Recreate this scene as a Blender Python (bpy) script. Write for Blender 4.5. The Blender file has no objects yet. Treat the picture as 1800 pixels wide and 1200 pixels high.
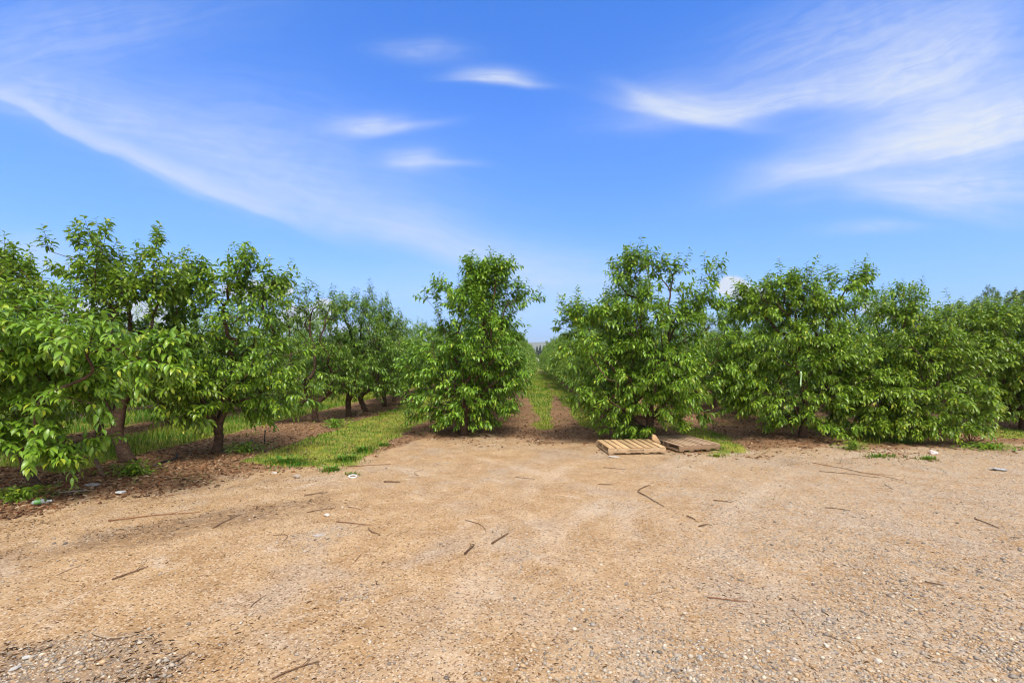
import bpy, math, random
import numpy as np
from mathutils import Vector, Matrix
R = math.radians
scene = bpy.context.scene
COL = scene.collection
F, VX, VY, CH = 850.0, 940.0, 630.0, 1.95      # focal (px of an 1800 wide frame), vanishing point of the rows, camera height

def P(px, py, Y): return np.array([(px - VX) * Y / F, Y, CH + (VY - py) * Y / F])
def G(px, py):
    Y = F * CH / (py - VY)
    return np.array([(px - VX) * Y / F, Y])

# ------------------------------------------------------------------ numpy noise
_rng = np.random.default_rng(7)
_LAT = _rng.random((256, 256))
def vnoise(x, y, s=1.0, off=0.0):
    x = np.asarray(x, float) * s + off; y = np.asarray(y, float) * s + off * 1.7
    xi = np.floor(x).astype(int); yi = np.floor(y).astype(int)
    fx = x - xi; fy = y - yi
    fx = fx * fx * (3 - 2 * fx); fy = fy * fy * (3 - 2 * fy)
    a = _LAT[xi & 255, yi & 255]; b = _LAT[(xi + 1) & 255, yi & 255]
    c = _LAT[xi & 255, (yi + 1) & 255]; d = _LAT[(xi + 1) & 255, (yi + 1) & 255]
    return (a * (1 - fx) + b * fx) * (1 - fy) + (c * (1 - fx) + d * fx) * fy
def fbm(x, y, s=1.0, off=0.0, o=4):
    t = 0; a = .5; n = 0
    for k in range(o):
        t = t + a * vnoise(x, y, s * 2 ** k, off + 13.7 * k); n += a; a *= .5
    return t / n

# ------------------------------------------------------------------ zones of the ground
YB_X = [-40, -14, -9, -6.9, -6.1, -4.85, -3.44, -2.8, -.6, 1.2, 4.5, 6.8, 10.8, 16, 40]
YB_Y = [1.0, 2.3, 4.1, 5.75, 6.85, 8.35, 9.75, 11.5, 12.1, 11.0, 10.0, 10.5, 10.9, 11.5, 14]
GRASS = [(-5.5, -3.4, 8.9), (0.02, .56, 13.4), (1.25, 1.85, 13.0), (3.75, 4.75, 9.9), (7.4, 9.4, 11.0),
         (11.0, 13.0, 11.8), (15.8, 18.0, 12), (-10.0, -7.9, 8.2), (-14.4, -11.9, 5), (-18.6, -16, 5), (20, 22.5, 12)]
def sstep(a, b, x):
    t = np.clip((x - a) / (b - a), 0, 1); return t * t * (3 - 2 * t)
def zones(x, y):
    x = np.asarray(x, float); y = np.asarray(y, float)
    n = fbm(x, y, .9, 3.1); n2 = fbm(x, y, 3.0, 9.2); n3 = fbm(x, y, .25, 20.0)
    d = y - np.interp(x, YB_X, YB_Y) + (n - .5) * 2.2 + (n2 - .5) * .8
    orchard = sstep(-.95, .9, d)
    grass = np.zeros_like(x)
    for a, b, ys in GRASS:
        wid = np.where(y > 22, .15, 0.0) + (np.clip((y - 14) / 14, 0, 1) * .33 if b < 1 and a > -1 else 0)
        j = (n - .5) * .55 + (n2 - .5) * .3
        g = sstep(-.12, .16, x - (a - wid * 1.2) + j) * sstep(-.12, .16, (b + wid) - x + j)
        g = g * sstep(-.25, .35, y - ys + (n - .5) * 1.6)
        grass = np.maximum(grass, g)
    grass = grass * np.clip(.55 + 1.5 * (n2 - .25), .25, 1)
    grass = np.where(y > 90, 1, grass)
    grass = np.where(np.abs(x) > 26, np.maximum(grass, .8 * orchard), grass)
    gravel = np.clip(sstep(-1.5, 4.0, x - .15 * y + (n3 - .5) * 3 + (n - .5) * 2), 0, 1) * (1 - orchard)
    bl = sstep(1.05, .45, np.hypot((x + 3.1) / 1.05, (y - 3.0) / .52) + (n2 - .5) * .7 + (n - .5) * .5)
    gravel = np.maximum(gravel, bl)
    gravel = np.clip(gravel + .55 * sstep(.56, .7, n) * (1 - orchard), 0, 1)
    # dark bark-crumb streaks that cross the left of the yard
    u = (x + 4.4) * .76 + (y - 5.45) * .65; v = -(x + 4.4) * .65 + (y - 5.45) * .76
    dark = sstep(.9, .25, np.hypot((u) / 2.6, v / .62) + (n2 - .5) * 1.1 + (n - .5) * .8)
    u = (x + 3.2) * .76 + (y - 6.0) * .65; v = -(x + 3.2) * .65 + (y - 6.0) * .76
    dark = np.maximum(dark, .55 * sstep(1.0, .3, np.hypot(u / 1.5, v / .3) + (n2 - .5) * .9))
    dark = np.maximum(dark, bl * .75)
    dark = np.maximum(dark, .5 * sstep(.35, .0, np.abs(d + .9)) * sstep(.45, .62, n2))
    return orchard, grass, gravel, dark
def gz(x, y):
    x = np.asarray(x, float); y = np.asarray(y, float)
    k = np.exp(-(np.hypot(x, y) / 60) ** 2)
    o = sstep(-.5, 1.5, y - np.interp(x, YB_X, YB_Y))
    z = (fbm(x, y, .5, 1.0, 3) - .5) * .07 + (fbm(x, y, 4.0, 5.0, 3) - .5) * .022
    row = np.exp(-((((x - .38 + 2.18) % 4.36) - 2.18) / .5) ** 2)
    return z * k + .05 * o * (1 - row) * k - .02

# ------------------------------------------------------------------ mesh helpers
def link(o, parent=None):
    COL.objects.link(o)
    if parent is not None: o.parent = parent
    return o
def mesh_np(name, V, faces_list, mat, parent=None, colors=None, smooth=False):
    """faces_list: list of (n,k) index arrays with any k"""
    me = bpy.data.meshes.new(name)
    V = np.asarray(V, np.float32)
    me.vertices.add(len(V)); me.vertices.foreach_set('co', V.ravel())
    faces_list = [np.asarray(f, np.int32) for f in faces_list if len(f)]
    nl = sum(f.size for f in faces_list); npoly = sum(len(f) for f in faces_list)
    me.loops.add(nl); me.polygons.add(npoly)
    me.loops.foreach_set('vertex_index', np.concatenate([f.ravel() for f in faces_list]))
    starts = []; tot = []; c = 0
    for f in faces_list:
        k = f.shape[1]
        starts.append(c + np.arange(len(f)) * k); tot.append(np.full(len(f), k)); c += f.size
    me.polygons.foreach_set('loop_start', np.concatenate(starts).astype(np.int32))
    if smooth: me.polygons.foreach_set('use_smooth', np.ones(npoly, bool))
    if colors is not None:
        for an, arr in colors.items():
            a = me.color_attributes.new(an, 'FLOAT_COLOR', 'POINT')
            arr = np.asarray(arr, np.float32)
            if arr.shape[1] == 3: arr = np.concatenate([arr, np.ones((len(arr), 1), np.float32)], 1)
            a.data.foreach_set('color', arr.ravel())
    me.update(calc_edges=True); me.validate()
    if mat: me.materials.append(mat)
    o = bpy.data.objects.new(name, me)
    return link(o, parent)
class MB:
    def __init__(s): s.V = []; s.F = {}; s.n = 0
    def add(s, V, Fs):
        V = np.asarray(V, float); s.V.append(V)
        for f in Fs:
            f = np.asarray(f) + s.n
            s.F.setdefault(f.shape[1], []).append(f)
        s.n += len(V)
    def box(s, c, size, M=None, bev=0):
        h = np.array(size) / 2
        V = np.array([[x, y, z] for x in (-1, 1) for y in (-1, 1) for z in (-1, 1)]) * h
        if M is not None: V = V @ np.array(M).T
        s.add(V + np.array(c), [[[0, 1, 3, 2], [4, 6, 7, 5], [0, 4, 5, 1], [2, 3, 7, 6], [0, 2, 6, 4], [1, 5, 7, 3]]])
    def tube(s, pts, rad, sides=6, cap=True, wob=0, rng=None):
        pts = np.asarray(pts, float); n = len(pts); rad = np.broadcast_to(np.asarray(rad, float), (n,))
        T = np.gradient(pts, axis=0); T /= np.linalg.norm(T, axis=1, keepdims=True) + 1e-9
        a = np.array([1., 0, 0]) if abs(T[0][0]) < .8 else np.array([0, 1., 0])
        A = np.empty_like(pts)
        for i in range(n):
            a = a - T[i] * a.dot(T[i]); a /= np.linalg.norm(a) + 1e-9; A[i] = a
        B = np.cross(T, A)
        th = np.arange(sides) * 2 * np.pi / sides
        rr = rad[:, None] * np.ones(sides)
        if wob and rng is not None: rr = rr * (1 + wob * (rng.random(rr.shape) - .5))
        V = pts[:, None] + rr[..., None] * (np.cos(th)[None, :, None] * A[:, None] + np.sin(th)[None, :, None] * B[:, None])
        i = np.arange(n - 1)[:, None] * sides; j = np.arange(sides)[None]; j2 = (j + 1) % sides
        q = np.stack([i + j, i + j2, i + sides + j2, i + sides + j], -1).reshape(-1, 4)
        Fs = [q]
        if cap: Fs += [[list(range(sides))[::-1]], [list(range((n - 1) * sides, n * sides))]]
        s.add(V.reshape(-1, 3), Fs)
    def build(s, name, mat, parent=None, smooth=False, colors=None):
        return mesh_np(name, np.concatenate(s.V), [np.concatenate(v) for v in s.F.values()], mat, parent, colors, smooth)
def tag(o, label=None, cat=None, group=None, kind=None):
    if label: o['label'] = label
    if cat: o['category'] = cat
    if group: o['group'] = group
    if kind: o['kind'] = kind
    return o
def empty(name, loc=(0, 0, 0), rz=0):
    o = bpy.data.objects.new(name, None); o.empty_display_size = .2
    o.location = loc; o.rotation_euler = (0, 0, rz)
    return link(o)
def norm(a): return a / (np.linalg.norm(a, axis=-1, keepdims=True) + 1e-9)

# ------------------------------------------------------------------ materials
def newmat(name):
    m = bpy.data.materials.new(name); m.use_nodes = True
    nt = m.node_tree; nt.nodes.clear()
    return m, nt
class N:
    def __init__(s, nt): s.nt = nt
    def __call__(s, typ, ins=None, **props):
        n = s.nt.nodes.new(typ)
        for k, v in props.items(): setattr(n, k, v)
        for k, v in (ins or {}).items():
            if isinstance(v, bpy.types.NodeSocket): s.nt.links.new(v, n.inputs[k])
            else: n.inputs[k].default_value = v
        return n
    def math(s, op, a, b=0.0, c=None, clamp=False):
        n = s('ShaderNodeMath', {0: a, 1: b}, operation=op, use_clamp=clamp)
        if c is not None: n.inputs[2].default_value = c
        return n.outputs[0]
    def mix(s, fac, a, b, blend='MIX'):
        n = s.nt.nodes.new('ShaderNodeMix'); n.data_type = 'RGBA'; n.blend_type = blend
        for i, v in ((0, fac), (6, a), (7, b)):
            if isinstance(v, bpy.types.NodeSocket): s.nt.links.new(v, n.inputs[i])
            else: n.inputs[i].default_value = v if i == 0 else (tuple(v) + (1,) if len(v) == 3 else v)
        return n.outputs[2]
    def noise(s, vec, scale, detail=3, rough=.55, dist=0):
        return s('ShaderNodeTexNoise', {'Vector': vec, 'Scale': scale, 'Detail': detail, 'Roughness': rough, 'Distortion': dist}).outputs['Fac']
    def smooth(s, x, a, b):
        n = s('ShaderNodeMapRange', {'Value': x, 'From Min': a, 'From Max': b}, interpolation_type='SMOOTHSTEP')
        return n.outputs[0]
    def out(s, sh):
        o = s('ShaderNodeOutputMaterial'); s.nt.links.new(sh, o.inputs['Surface'])

def leaf_material(name, dark, mid, young, trans=.32, gloss=.42, back=(.12, .20, .04)):
    m, nt = newmat(name); n = N(nt)
    at = n('ShaderNodeAttribute', attribute_name='leaf')
    sep = n('ShaderNodeSeparateColor', {'Color': at.outputs['Color']})
    oi = n('ShaderNodeObjectInfo')
    r = sep.outputs[0]; g = sep.outputs[1]; b = sep.outputs[2]
    c = n.mix(r, dark, mid)
    c = n.mix(g, c, young)
    c = n.mix(n.math('MULTIPLY', n.math('SUBTRACT', 1.0, b), .35), c, tuple(min(1, v * 1.5 + .03) for v in mid))   # pale midrib
    hs = n('ShaderNodeHueSaturation', {'Color': c, 'Hue': n.math('MULTIPLY_ADD', oi.outputs['Random'], .02, .49),
                                       'Value': n.math('MULTIPLY_ADD', oi.outputs['Random'], .24, .88)})
    geo = n('ShaderNodeNewGeometry')
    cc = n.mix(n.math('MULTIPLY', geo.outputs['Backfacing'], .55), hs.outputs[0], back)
    p = n('ShaderNodeBsdfPrincipled', {'Base Color': cc, 'Roughness': gloss, 'Specular IOR Level': .5})
    t = n('ShaderNodeBsdfTranslucent', {'Color': n.mix(.6, hs.outputs[0], (.28, .50, .03))})
    mx = n('ShaderNodeMixShader', {0: trans, 1: p.outputs[0], 2: t.outputs[0]})
    n.out(mx.outputs[0]); return m
def bark_material(name, c1, c2, c3):
    m, nt = newmat(name); n = N(nt)
    tc = n('ShaderNodeTexCoord')
    mp = n('ShaderNodeMapping', {'Vector': tc.outputs['Object'], 'Scale': (1, 1, 2.6)})
    a = n.noise(mp.outputs[0], 9, 5, .6); b = n.noise(tc.outputs['Object'], 40, 3)
    c = n.mix(n.smooth(a, .35, .65), c1, c2); c = n.mix(n.smooth(b, .55, .75), c, c3)
    h = n.math('ADD', a, n.math('MULTIPLY', b, .5))
    bp = n('ShaderNodeBump', {'Height': h, 'Strength': .7, 'Distance': .012})
    p = n('ShaderNodeBsdfPrincipled', {'Base Color': c, 'Roughness': .85, 'Normal': bp.outputs[0]})
    n.out(p.outputs[0]); return m
def attr_material(name, attr='tint', rough=.8, bump=None, trans=0, spec=.3):
    m, nt = newmat(name); n = N(nt)
    at = n('ShaderNodeAttribute', attribute_name=attr)
    ins = {'Base Color': at.outputs['Color'], 'Roughness': rough, 'Specular IOR Level': spec}
    if bump:
        tc = n('ShaderNodeTexCoord')
        ins['Normal'] = n('ShaderNodeBump', {'Height': n.noise(tc.outputs['Object'], bump, 3), 'Strength': .5, 'Distance': .005}).outputs[0]
    p = n('ShaderNodeBsdfPrincipled', ins); sh = p.outputs[0]
    if trans:
        t = n('ShaderNodeBsdfTranslucent', {'Color': at.outputs['Color']})
        sh = n('ShaderNodeMixShader', {0: trans, 1: sh, 2: t.outputs[0]}).outputs[0]
    n.out(sh); return m
def noisy(name, c1, c2, scale=20, rough=.8, stretch=(1, 1, 1), bump=.3, spec=.3):
    m, nt = newmat(name); n = N(nt)
    tc = n('ShaderNodeTexCoord'); mp = n('ShaderNodeMapping', {'Vector': tc.outputs['Object'], 'Scale': stretch})
    oi = n('ShaderNodeObjectInfo')
    a = n.noise(mp.outputs[0], scale, 5, .6); b = n.noise(mp.outputs[0], scale * 5, 2)
    c = n.mix(n.smooth(a, .3, .7), c1, c2)
    c = n.mix(n.math('MULTIPLY', n.smooth(b, .5, .8), .5), c, tuple(v * .5 for v in c1))
    hs = n('ShaderNodeHueSaturation', {'Color': c, 'Value': n.math('MULTIPLY_ADD', oi.outputs['Random'], .4, .8)})
    bp = n('ShaderNodeBump', {'Height': a, 'Strength': bump, 'Distance': .006})
    p = n('ShaderNodeBsdfPrincipled', {'Base Color': hs.outputs[0], 'Roughness': rough, 'Normal': bp.outputs[0], 'Specular IOR Level': spec})
    n.out(p.outputs[0]); return m

M_LEAF = leaf_material('cherry_leaf', (.044, .118, .009), (.225, .375, .024), (.58, .52, .035), trans=.28, gloss=.34)
M_LEAF_B = leaf_material('cherry_leaf_darker', (.036, .100, .009), (.18, .31, .024), (.42, .44, .03), trans=.28, gloss=.38)  # darker, slightly rougher version of the cherry leaf
M_LEAF_O = leaf_material('olive_leaf', (.05, .075, .035), (.10, .125, .05), (.20, .17, .07), back=(.12, .13, .09))
M_CONIF = leaf_material('conifer_needles', (.012, .028, .018), (.028, .05, .03), (.03, .05, .03), trans=.1, gloss=.7, back=(.03, .05, .03))
M_BARK = bark_material('cherry_bark', (.055, .028, .017), (.13, .075, .045), (.20, .15, .11))
M_GRASS = attr_material('grass_blade', 'tint', .6, trans=.3)
M_PEB = attr_material('pebble', 'tint', .85, spec=.25)
M_CHIP = attr_material('bark_chip', 'tint', .9, spec=.15)
M_STICK = noisy('stick_bark', (.09, .05, .026), (.20, .115, .065), 30)
M_STICKR = noisy('stick_red', (.16, .065, .028), (.26, .12, .055), 30)
M_STICKP = noisy('stick_pale', (.38, .27, .17), (.52, .40, .28), 30)

# ground
def ground_material():
    m, nt = newmat('dirt_ground'); n = N(nt)
    geo = n('ShaderNodeNewGeometry'); pos = geo.outputs['Position']
    z1 = n('ShaderNodeSeparateColor', {'Color': n('ShaderNodeAttribute', attribute_name='zone').outputs['Color']})
    orch, grs, grv = z1.outputs[0], z1.outputs[1], z1.outputs[2]
    z2 = n('ShaderNodeSeparateColor', {'Color': n('ShaderNodeAttribute', attribute_name='wear').outputs['Color']})
    drk = z2.outputs[0]
    nA = n.noise(pos, .45, 4); nB = n.noise(pos, 2.6, 5, .6); nC = n.noise(pos, 14, 6, .65); nD = n.noise(pos, 90, 3, .6)
    nE = n.noise(pos, 7, 5, .62, .4)
    c = n.mix(n.smooth(nB, .3, .7), (.375, .228, .108), (.49, .322, .172))
    c = n.mix(n.math('MULTIPLY', n.smooth(nA, .5, .72), .55), c, (.52, .38, .235))
    c = n.mix(n.math('MULTIPLY', n.smooth(nE, .52, .72), .6), c, (.54, .40, .255))
    c = n.mix(n.math('MULTIPLY', n.smooth(nC, .56, .70), .55), c, (.25, .14, .065))
    # pale packed wheel arcs sweeping towards the lane
    sx = n('ShaderNodeSeparateXYZ', {0: pos})
    tr = None
    for (ox, cy, rr) in ((9.5, 4.0, 8.6), (9.5, 4.0, 10.1), (-7.5, 2.0, 8.4), (-7.5, 2.0, 9.9), (14.0, -2.5, 14.4), (14.0, -2.5, 15.9)):
        dx_ = n.math('SUBTRACT', sx.outputs[0], ox); dy_ = n.math('SUBTRACT', sx.outputs[1], cy)
        rad_ = n.math('SQRT', n.math('ADD', n.math('MULTIPLY', dx_, dx_), n.math('MULTIPLY', dy_, dy_)))
        k_ = n.smooth(n.math('ABSOLUTE', n.math('ADD', n.math('SUBTRACT', rad_, rr), n.math('MULTIPLY', n.math('SUBTRACT', nB, .5), .35))), .24, .04)
        tr = k_ if tr is None else n.math('MAXIMUM', tr, k_)
    c = n.mix(n.math('MULTIPLY', n.math('MULTIPLY', tr, n.smooth(nA, .38, .62)), .65), c, (.58, .45, .325))
    nG = n.noise(pos, .8, 5, .62, .5)
    c = n.mix(n.math('MULTIPLY', n.smooth(nG, .50, .66), .62), c, (.405, .315, .235))
    c = n.mix(n.math('MULTIPLY', n.smooth(n.noise(pos, 1.7, 6, .66, .9), .56, .70), .6), c, (.60, .475, .355))
    nL = n.noise(pos, 1.1, 4, .6, .8)
    c = n.mix(n.math('MULTIPLY', n.smooth(nL, .54, .70), .5), c, (.30, .18, .09))
    # gravelly ground is greyer
    gv = n.math('MULTIPLY', grv, n.smooth(n.math('ADD', nC, n.math('MULTIPLY', nB, .5)), .55, .95))
    c = n.mix(n.math('MULTIPLY', gv, .85), c, (.405, .325, .245))
    # grains: coarse sand and grit
    vo = n('ShaderNodeTexVoronoi', {'Vector': pos, 'Scale': 75.0, 'Randomness': 1.0})
    vr = n('ShaderNodeSeparateColor', {'Color': vo.outputs['Color']})
    c = n.mix(n.math('MULTIPLY', n.smooth(vr.outputs[0], .76, .88), .5), c, (.68, .55, .41))
    c = n.mix(n.math('MULTIPLY', n.smooth(vr.outputs[1], .82, .92), .8), c, (.15, .08, .038))
    vo2 = n('ShaderNodeTexVoronoi', {'Vector': pos, 'Scale': 28.0, 'Randomness': 1.0})
    vr2 = n('ShaderNodeSeparateColor', {'Color': vo2.outputs['Color']})
    peb = n.math('MULTIPLY', n.smooth(vr2.outputs[0], .72, .8), n.smooth(vo2.outputs['Distance'], .50, .34))
    pebm = n.math('MULTIPLY', peb, n.math('MULTIPLY_ADD', grv, .8, .03))
    pc = n.mix(vr2.outputs[2], (.22, .195, .17), (.58, .50, .42))
    c = n.mix(pebm, c, pc)
    # dark crumbs and streaks
    dk = n.math('MULTIPLY', drk, n.smooth(n.math('ADD', n.math('MULTIPLY', nC, .6), n.math('MULTIPLY', nE, .5)), .36, .62))
    c = n.mix(n.math('MULTIPLY', dk, .65), c, n.mix(nD, (.105, .06, .032), (.24, .15, .085)))
    # orchard floor: brown leaf and bark litter
    lit = n.mix(n.smooth(nC, .35, .66), (.11, .056, .028), (.30, .165, .085))
    lit = n.mix(n.math('MULTIPLY', n.smooth(vr.outputs[2], .72, .9), .8), lit, (.42, .28, .17))
    lit = n.mix(n.math('MULTIPLY', n.smooth(nA, .45, .65), .3), lit, (.36, .21, .11))
    f = n.smooth(n.math('ADD', orch, n.math('MULTIPLY', n.math('SUBTRACT', nC, .5), .9)), .25, .75)
    c = n.mix(f, c, lit)
    # soil under grass
    gsoil = n.mix(n.smooth(nB, .35, .65), (.13, .20, .02), (.33, .33, .05))
    f2 = n.smooth(n.math('ADD', grs, n.math('MULTIPLY', n.math('SUBTRACT', nC, .5), .9)), .3, .7)
    c = n.mix(n.math('MULTIPLY', f2, .85), c, gsoil)
    h = n.math('ADD', n.math('MULTIPLY', nC, 1.0), n.math('MULTIPLY', nD, .35))
    h = n.math('ADD', h, n.math('MULTIPLY', peb, .5))
    h = n.math('ADD', h, n.math('MULTIPLY', n.math('SUBTRACT', 1.0, vo.outputs['Distance']), .25))
    bp = n('ShaderNodeBump', {'Height': h, 'Strength': .8, 'Distance': .03})
    p = n('ShaderNodeBsdfPrincipled', {'Base Color': c, 'Roughness': .95, 'Specular IOR Level': .15, 'Normal': bp.outputs[0]})
    n.out(p.outputs[0]); return m
M_GROUND = ground_material()

# ------------------------------------------------------------------ ground sheet
def axis(lo, hi, step, ends):
    a = np.arange(lo, hi + 1e-6, step); pos = []; s = step; v = a[-1]
    while v < ends[1]: s *= 1.22; v += s; pos.append(v)
    neg = []; s = step; v = lo
    while v > ends[0]: s *= 1.22; v -= s; neg.append(v)
    return np.concatenate([neg[::-1], a, pos])
gx = axis(-9.5, 13.5, .055, (-3500, 3500)); gy = axis(2.3, 16, .055, (-3500, 3500))
X, Y = np.meshgrid(gx, gy); nx, ny = len(gx), len(gy)
Z = gz(X, Y)
o_, g_, v_, d_ = zones(X.ravel(), Y.ravel())
i = np.arange(ny - 1)[:, None] * nx + np.arange(nx - 1)[None]
q = np.stack([i, i + 1, i + nx + 1, i + nx], -1).reshape(-1, 4)
gr = mesh_np('ground', np.stack([X, Y, Z], -1).reshape(-1, 3), [q], M_GROUND, None,
             {'zone': np.stack([o_, g_, v_], -1), 'wear': np.stack([d_, d_ * 0, d_ * 0], -1)}, True)
tag(gr, kind='structure')

# ------------------------------------------------------------------ far hill
hx = np.linspace(-3500, 3500, 240); hs = []
for k, t in enumerate((0, .25, .5, .75, 1)):
    pr = 118 + 26 * (fbm(hx, hx * 0, .0016, 4) - .5) + 10 * (fbm(hx, hx * 0 + 3, .008, 8) - .5)
    hs.append(np.stack([hx, 2700 + 900 * t + 120 * (fbm(hx, hx * 0 + k, .004, 2) - .5), -1 + pr * math.sin(math.pi / 2 * t)], -1))
V = np.concatenate(hs); i = np.arange(4)[:, None] * 240 + np.arange(239)[None]
tag(mesh_np('hill', V, [np.stack([i, i + 1, i + 241, i + 240], -1).reshape(-1, 4)],
            noisy('hill_slope', (.10, .12, .06), (.20, .19, .11), .01, 1.0), None, None, True), kind='structure')

# ------------------------------------------------------------------ trees
LEAF_HI = (np.array([[0, 0, 0], [.32, 0, .02], [.68, 0, -.02], [1, 0, -.20], [.32, .19, .075], [.66, .165, .045], [.32, -.19, .075], [.66, -.165, .045]]),
           [np.array([[0, 1, 4], [2, 3, 5], [0, 6, 1], [2, 7, 3]]), np.array([[1, 2, 5, 4], [1, 6, 7, 2]])])
LEAF_LO = (np.array([[0, 0, 0], [.5, 0, -.01], [1, 0, -.16], [.42, .20, .065], [.42, -.20, .065]]),
           [np.array([[0, 1, 3], [1, 2, 3], [0, 4, 1], [1, 4, 2]])])
def leaves(pos, dirs, nrm, length, rnd, young, tmpl):
    T, Fs = tmpl
    d = norm(dirs); nn = norm(nrm - d * (nrm * d).sum(-1, keepdims=True)); s = np.cross(nn, d)
    L = length[:, None, None]
    V = pos[:, None] + L * (T[None, :, 0:1] * d[:, None] + T[None, :, 1:2] * s[:, None] + T[None, :, 2:3] * nn[:, None])
    k = len(T); n = len(pos)
    off = np.arange(n)[:, None, None] * k
    faces = [(f[None] + off).reshape(-1, f.shape[1]) for f in Fs]
    edge = (np.abs(T[:, 1]) > .01).astype(float)
    col = np.stack([np.repeat(rnd, k), np.repeat(young, k), np.tile(edge, n)], -1)
    return V.reshape(-1, 3), faces, col

def make_tree(base, fork, blobs, nodes, seed, R0=.09, leaf=.115, tmpl=LEAF_HI, shoots=2.25, per=10.5, up=.35, mat=None, bark=None, bend=0., guides=(), kind='cherry_tree', minz=.22, sag=1.0, gaps=.15):
    """base, fork: 3-vectors (local). blobs: list of (centre, radii, weight). Returns root Empty with trunk and crown meshes about the local origin."""
    rng = np.random.default_rng(seed)
    base = np.asarray(base, float); fork = np.asarray(fork, float)
    C = np.array([b[0] for b in blobs]); RR = np.array([b[1] for b in blobs]); W = np.array([b[2] if len(b) > 2 else 1. for b in blobs])
    vol = (RR.prod(1)) ** .62 * W
    cnt = np.maximum(3, (nodes * 1.32 * vol / vol.sum())).astype(int)
    pts = []
    for c, r, k in zip(C, RR, cnt):
        u = norm(rng.normal(size=(k, 3))); rad = rng.random(k) ** .42
        pts.append(c + u * rad[:, None] * r)
    pts = np.concatenate(pts + [np.asarray(g, float).reshape(-1, 3) for g in guides])
    pts = pts[pts[:, 2] > minz]
    ph = rng.random(9) * 6.28; q3 = pts * 1.0                       # boughs come in clumps with gaps between them
    cl = sum(np.sin(q3[:, a] * f + q3[:, b] * f * .6 + ph[k]) for k, (a, b, f) in enumerate([(0, 1, 4.6), (1, 2, 4.1), (2, 0, 6.2), (0, 2, 2.9), (1, 0, 3.3), (2, 1, 5.4)])) / 6
    pts = pts[(cl > -.10) | (rng.random(len(pts)) < gaps)]
    keep = []
    for p in pts:                                                   # thin out points that crowd
        if not keep or np.min(((np.array(keep) - p) ** 2).sum(1)) > .085 ** 2: keep.append(p)
    pts = np.array(keep)
    pts = pts[np.argsort(np.linalg.norm((pts - fork) * [1, 1, .8], axis=1))]
    mid = (base + fork) / 2 + np.append(rng.normal(size=2) * .018, 0)
    nodesP = [base, mid, fork]; par = [-1, 0, 1]; path = [0, 0, 0.]; inc = [np.array([0, 0, 1.])] * 3
    PP = np.zeros((len(pts) + 3, 3)); PP[:3] = nodesP; PA = np.zeros(len(pts) + 3); DD = np.zeros((len(pts) + 3, 3)); DD[:3] = [0, 0, 1.]
    PA[:2] = 1e6
    m = 3
    for p in pts:
        v = p - PP[:m]; d = np.linalg.norm(v, axis=1) + 1e-6
        cosv = (v * DD[:m]).sum(1) / d
        cost = d * (1 + .45 * (1 - cosv)) + .30 * PA[:m]
        cost[2] *= .92
        k = int(np.argmin(cost)); PP[m] = p; par.append(k); PA[m] = PA[k] + d[k]; DD[m] = v[k] / d[k]; m += 1
    # branches: bend long edges through smoothing
    par = np.array(par)
    tip = .0045; r = np.full(m, tip); acc = np.zeros(m)
    ch = [[] for _ in range(m)]
    for k in range(m - 1, 0, -1):
        if acc[k] > 0: r[k] = acc[k] ** (1 / 2.3)
        acc[par[k]] += r[k] ** 2.3
        ch[par[k]].append(k)
    r[0] = acc[0] ** (1 / 2.3)
    r = tip + (r - tip) * (R0 - tip) / max(r[0] - tip, 1e-6)
    r = np.minimum(r, R0); r[0] = R0 * 1.28
    wood = MB()
    stack = [(0, None)]
    while stack:
        st, frm = stack.pop(); seq = [st]
        while ch[seq[-1]]:
            cs = sorted(ch[seq[-1]], key=lambda c: -r[c])
            for c in cs[1:]: stack.append((c, seq[-1]))
            seq.append(cs[0])
        if frm is not None: seq = [frm] + seq
        cp = PP[seq]; cr = r[seq].copy()
        if frm is not None: cr[0] = min(cr[0], cr[1] * 1.25)
        big = cr.max() > .02; sub = 4 if big else 2
        if len(cp) == 2:
            midp = cp.mean(0) + np.array([0, 0, .06]) * np.linalg.norm(cp[1] - cp[0])
            cp = np.array([cp[0], midp, cp[1]]); cr = np.array([cr[0], cr.mean(), cr[1]])
        a = np.vstack([2 * cp[0] - cp[1], cp, 2 * cp[-1] - cp[-2]])
        out = []; orad = []
        for e in range(len(cp) - 1):
            p0, p1, p2, p3 = a[e], a[e + 1], a[e + 2], a[e + 3]
            for t in np.arange(sub) / sub:
                out.append(.5 * (2 * p1 + (p2 - p0) * t + (2 * p0 - 5 * p1 + 4 * p2 - p3) * t * t + (3 * p1 - p0 - 3 * p2 + p3) * t ** 3))
                orad.append(cr[e] * (1 - t) + cr[e + 1] * t)
        out.append(cp[-1]); orad.append(cr[-1])
        wood.tube(out, orad, 9 if cr.max() > .045 else (6 if big else 4), wob=.22 if big else 0, rng=rng)
    # shoots with leaves
    idx = np.arange(3, m)
    nchild = np.array([len(c) for c in ch])
    want = np.where(nchild[idx] == 0, shoots + 1, shoots)
    ks = np.floor(want + rng.random(len(idx))).astype(int)
    src = np.repeat(idx, ks); S = len(src)
    axis_c = np.append(fork[:2], 0)
    outv = PP[src] * [1, 1, 0] - axis_c
    outv = outv / (np.linalg.norm(outv, axis=1, keepdims=True) + .35)
    hfrac = np.clip((PP[src][:, 2] - 1.0) / 3.0, 0, 1)[:, None]
    d0 = norm(.65 * DD[src] + .65 * outv * (1.15 - .6 * hfrac) + np.array([0, 0, 1.]) * (up * (.25 + 1.5 * hfrac)) + rng.normal(size=(S, 3)) * .38)
    L = rng.uniform(.16, .42, S) * (1 + .35 * (rng.random(S) > .85))
    spike = (hfrac[:, 0] > .55) & (rng.random(S) < .17)
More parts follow.
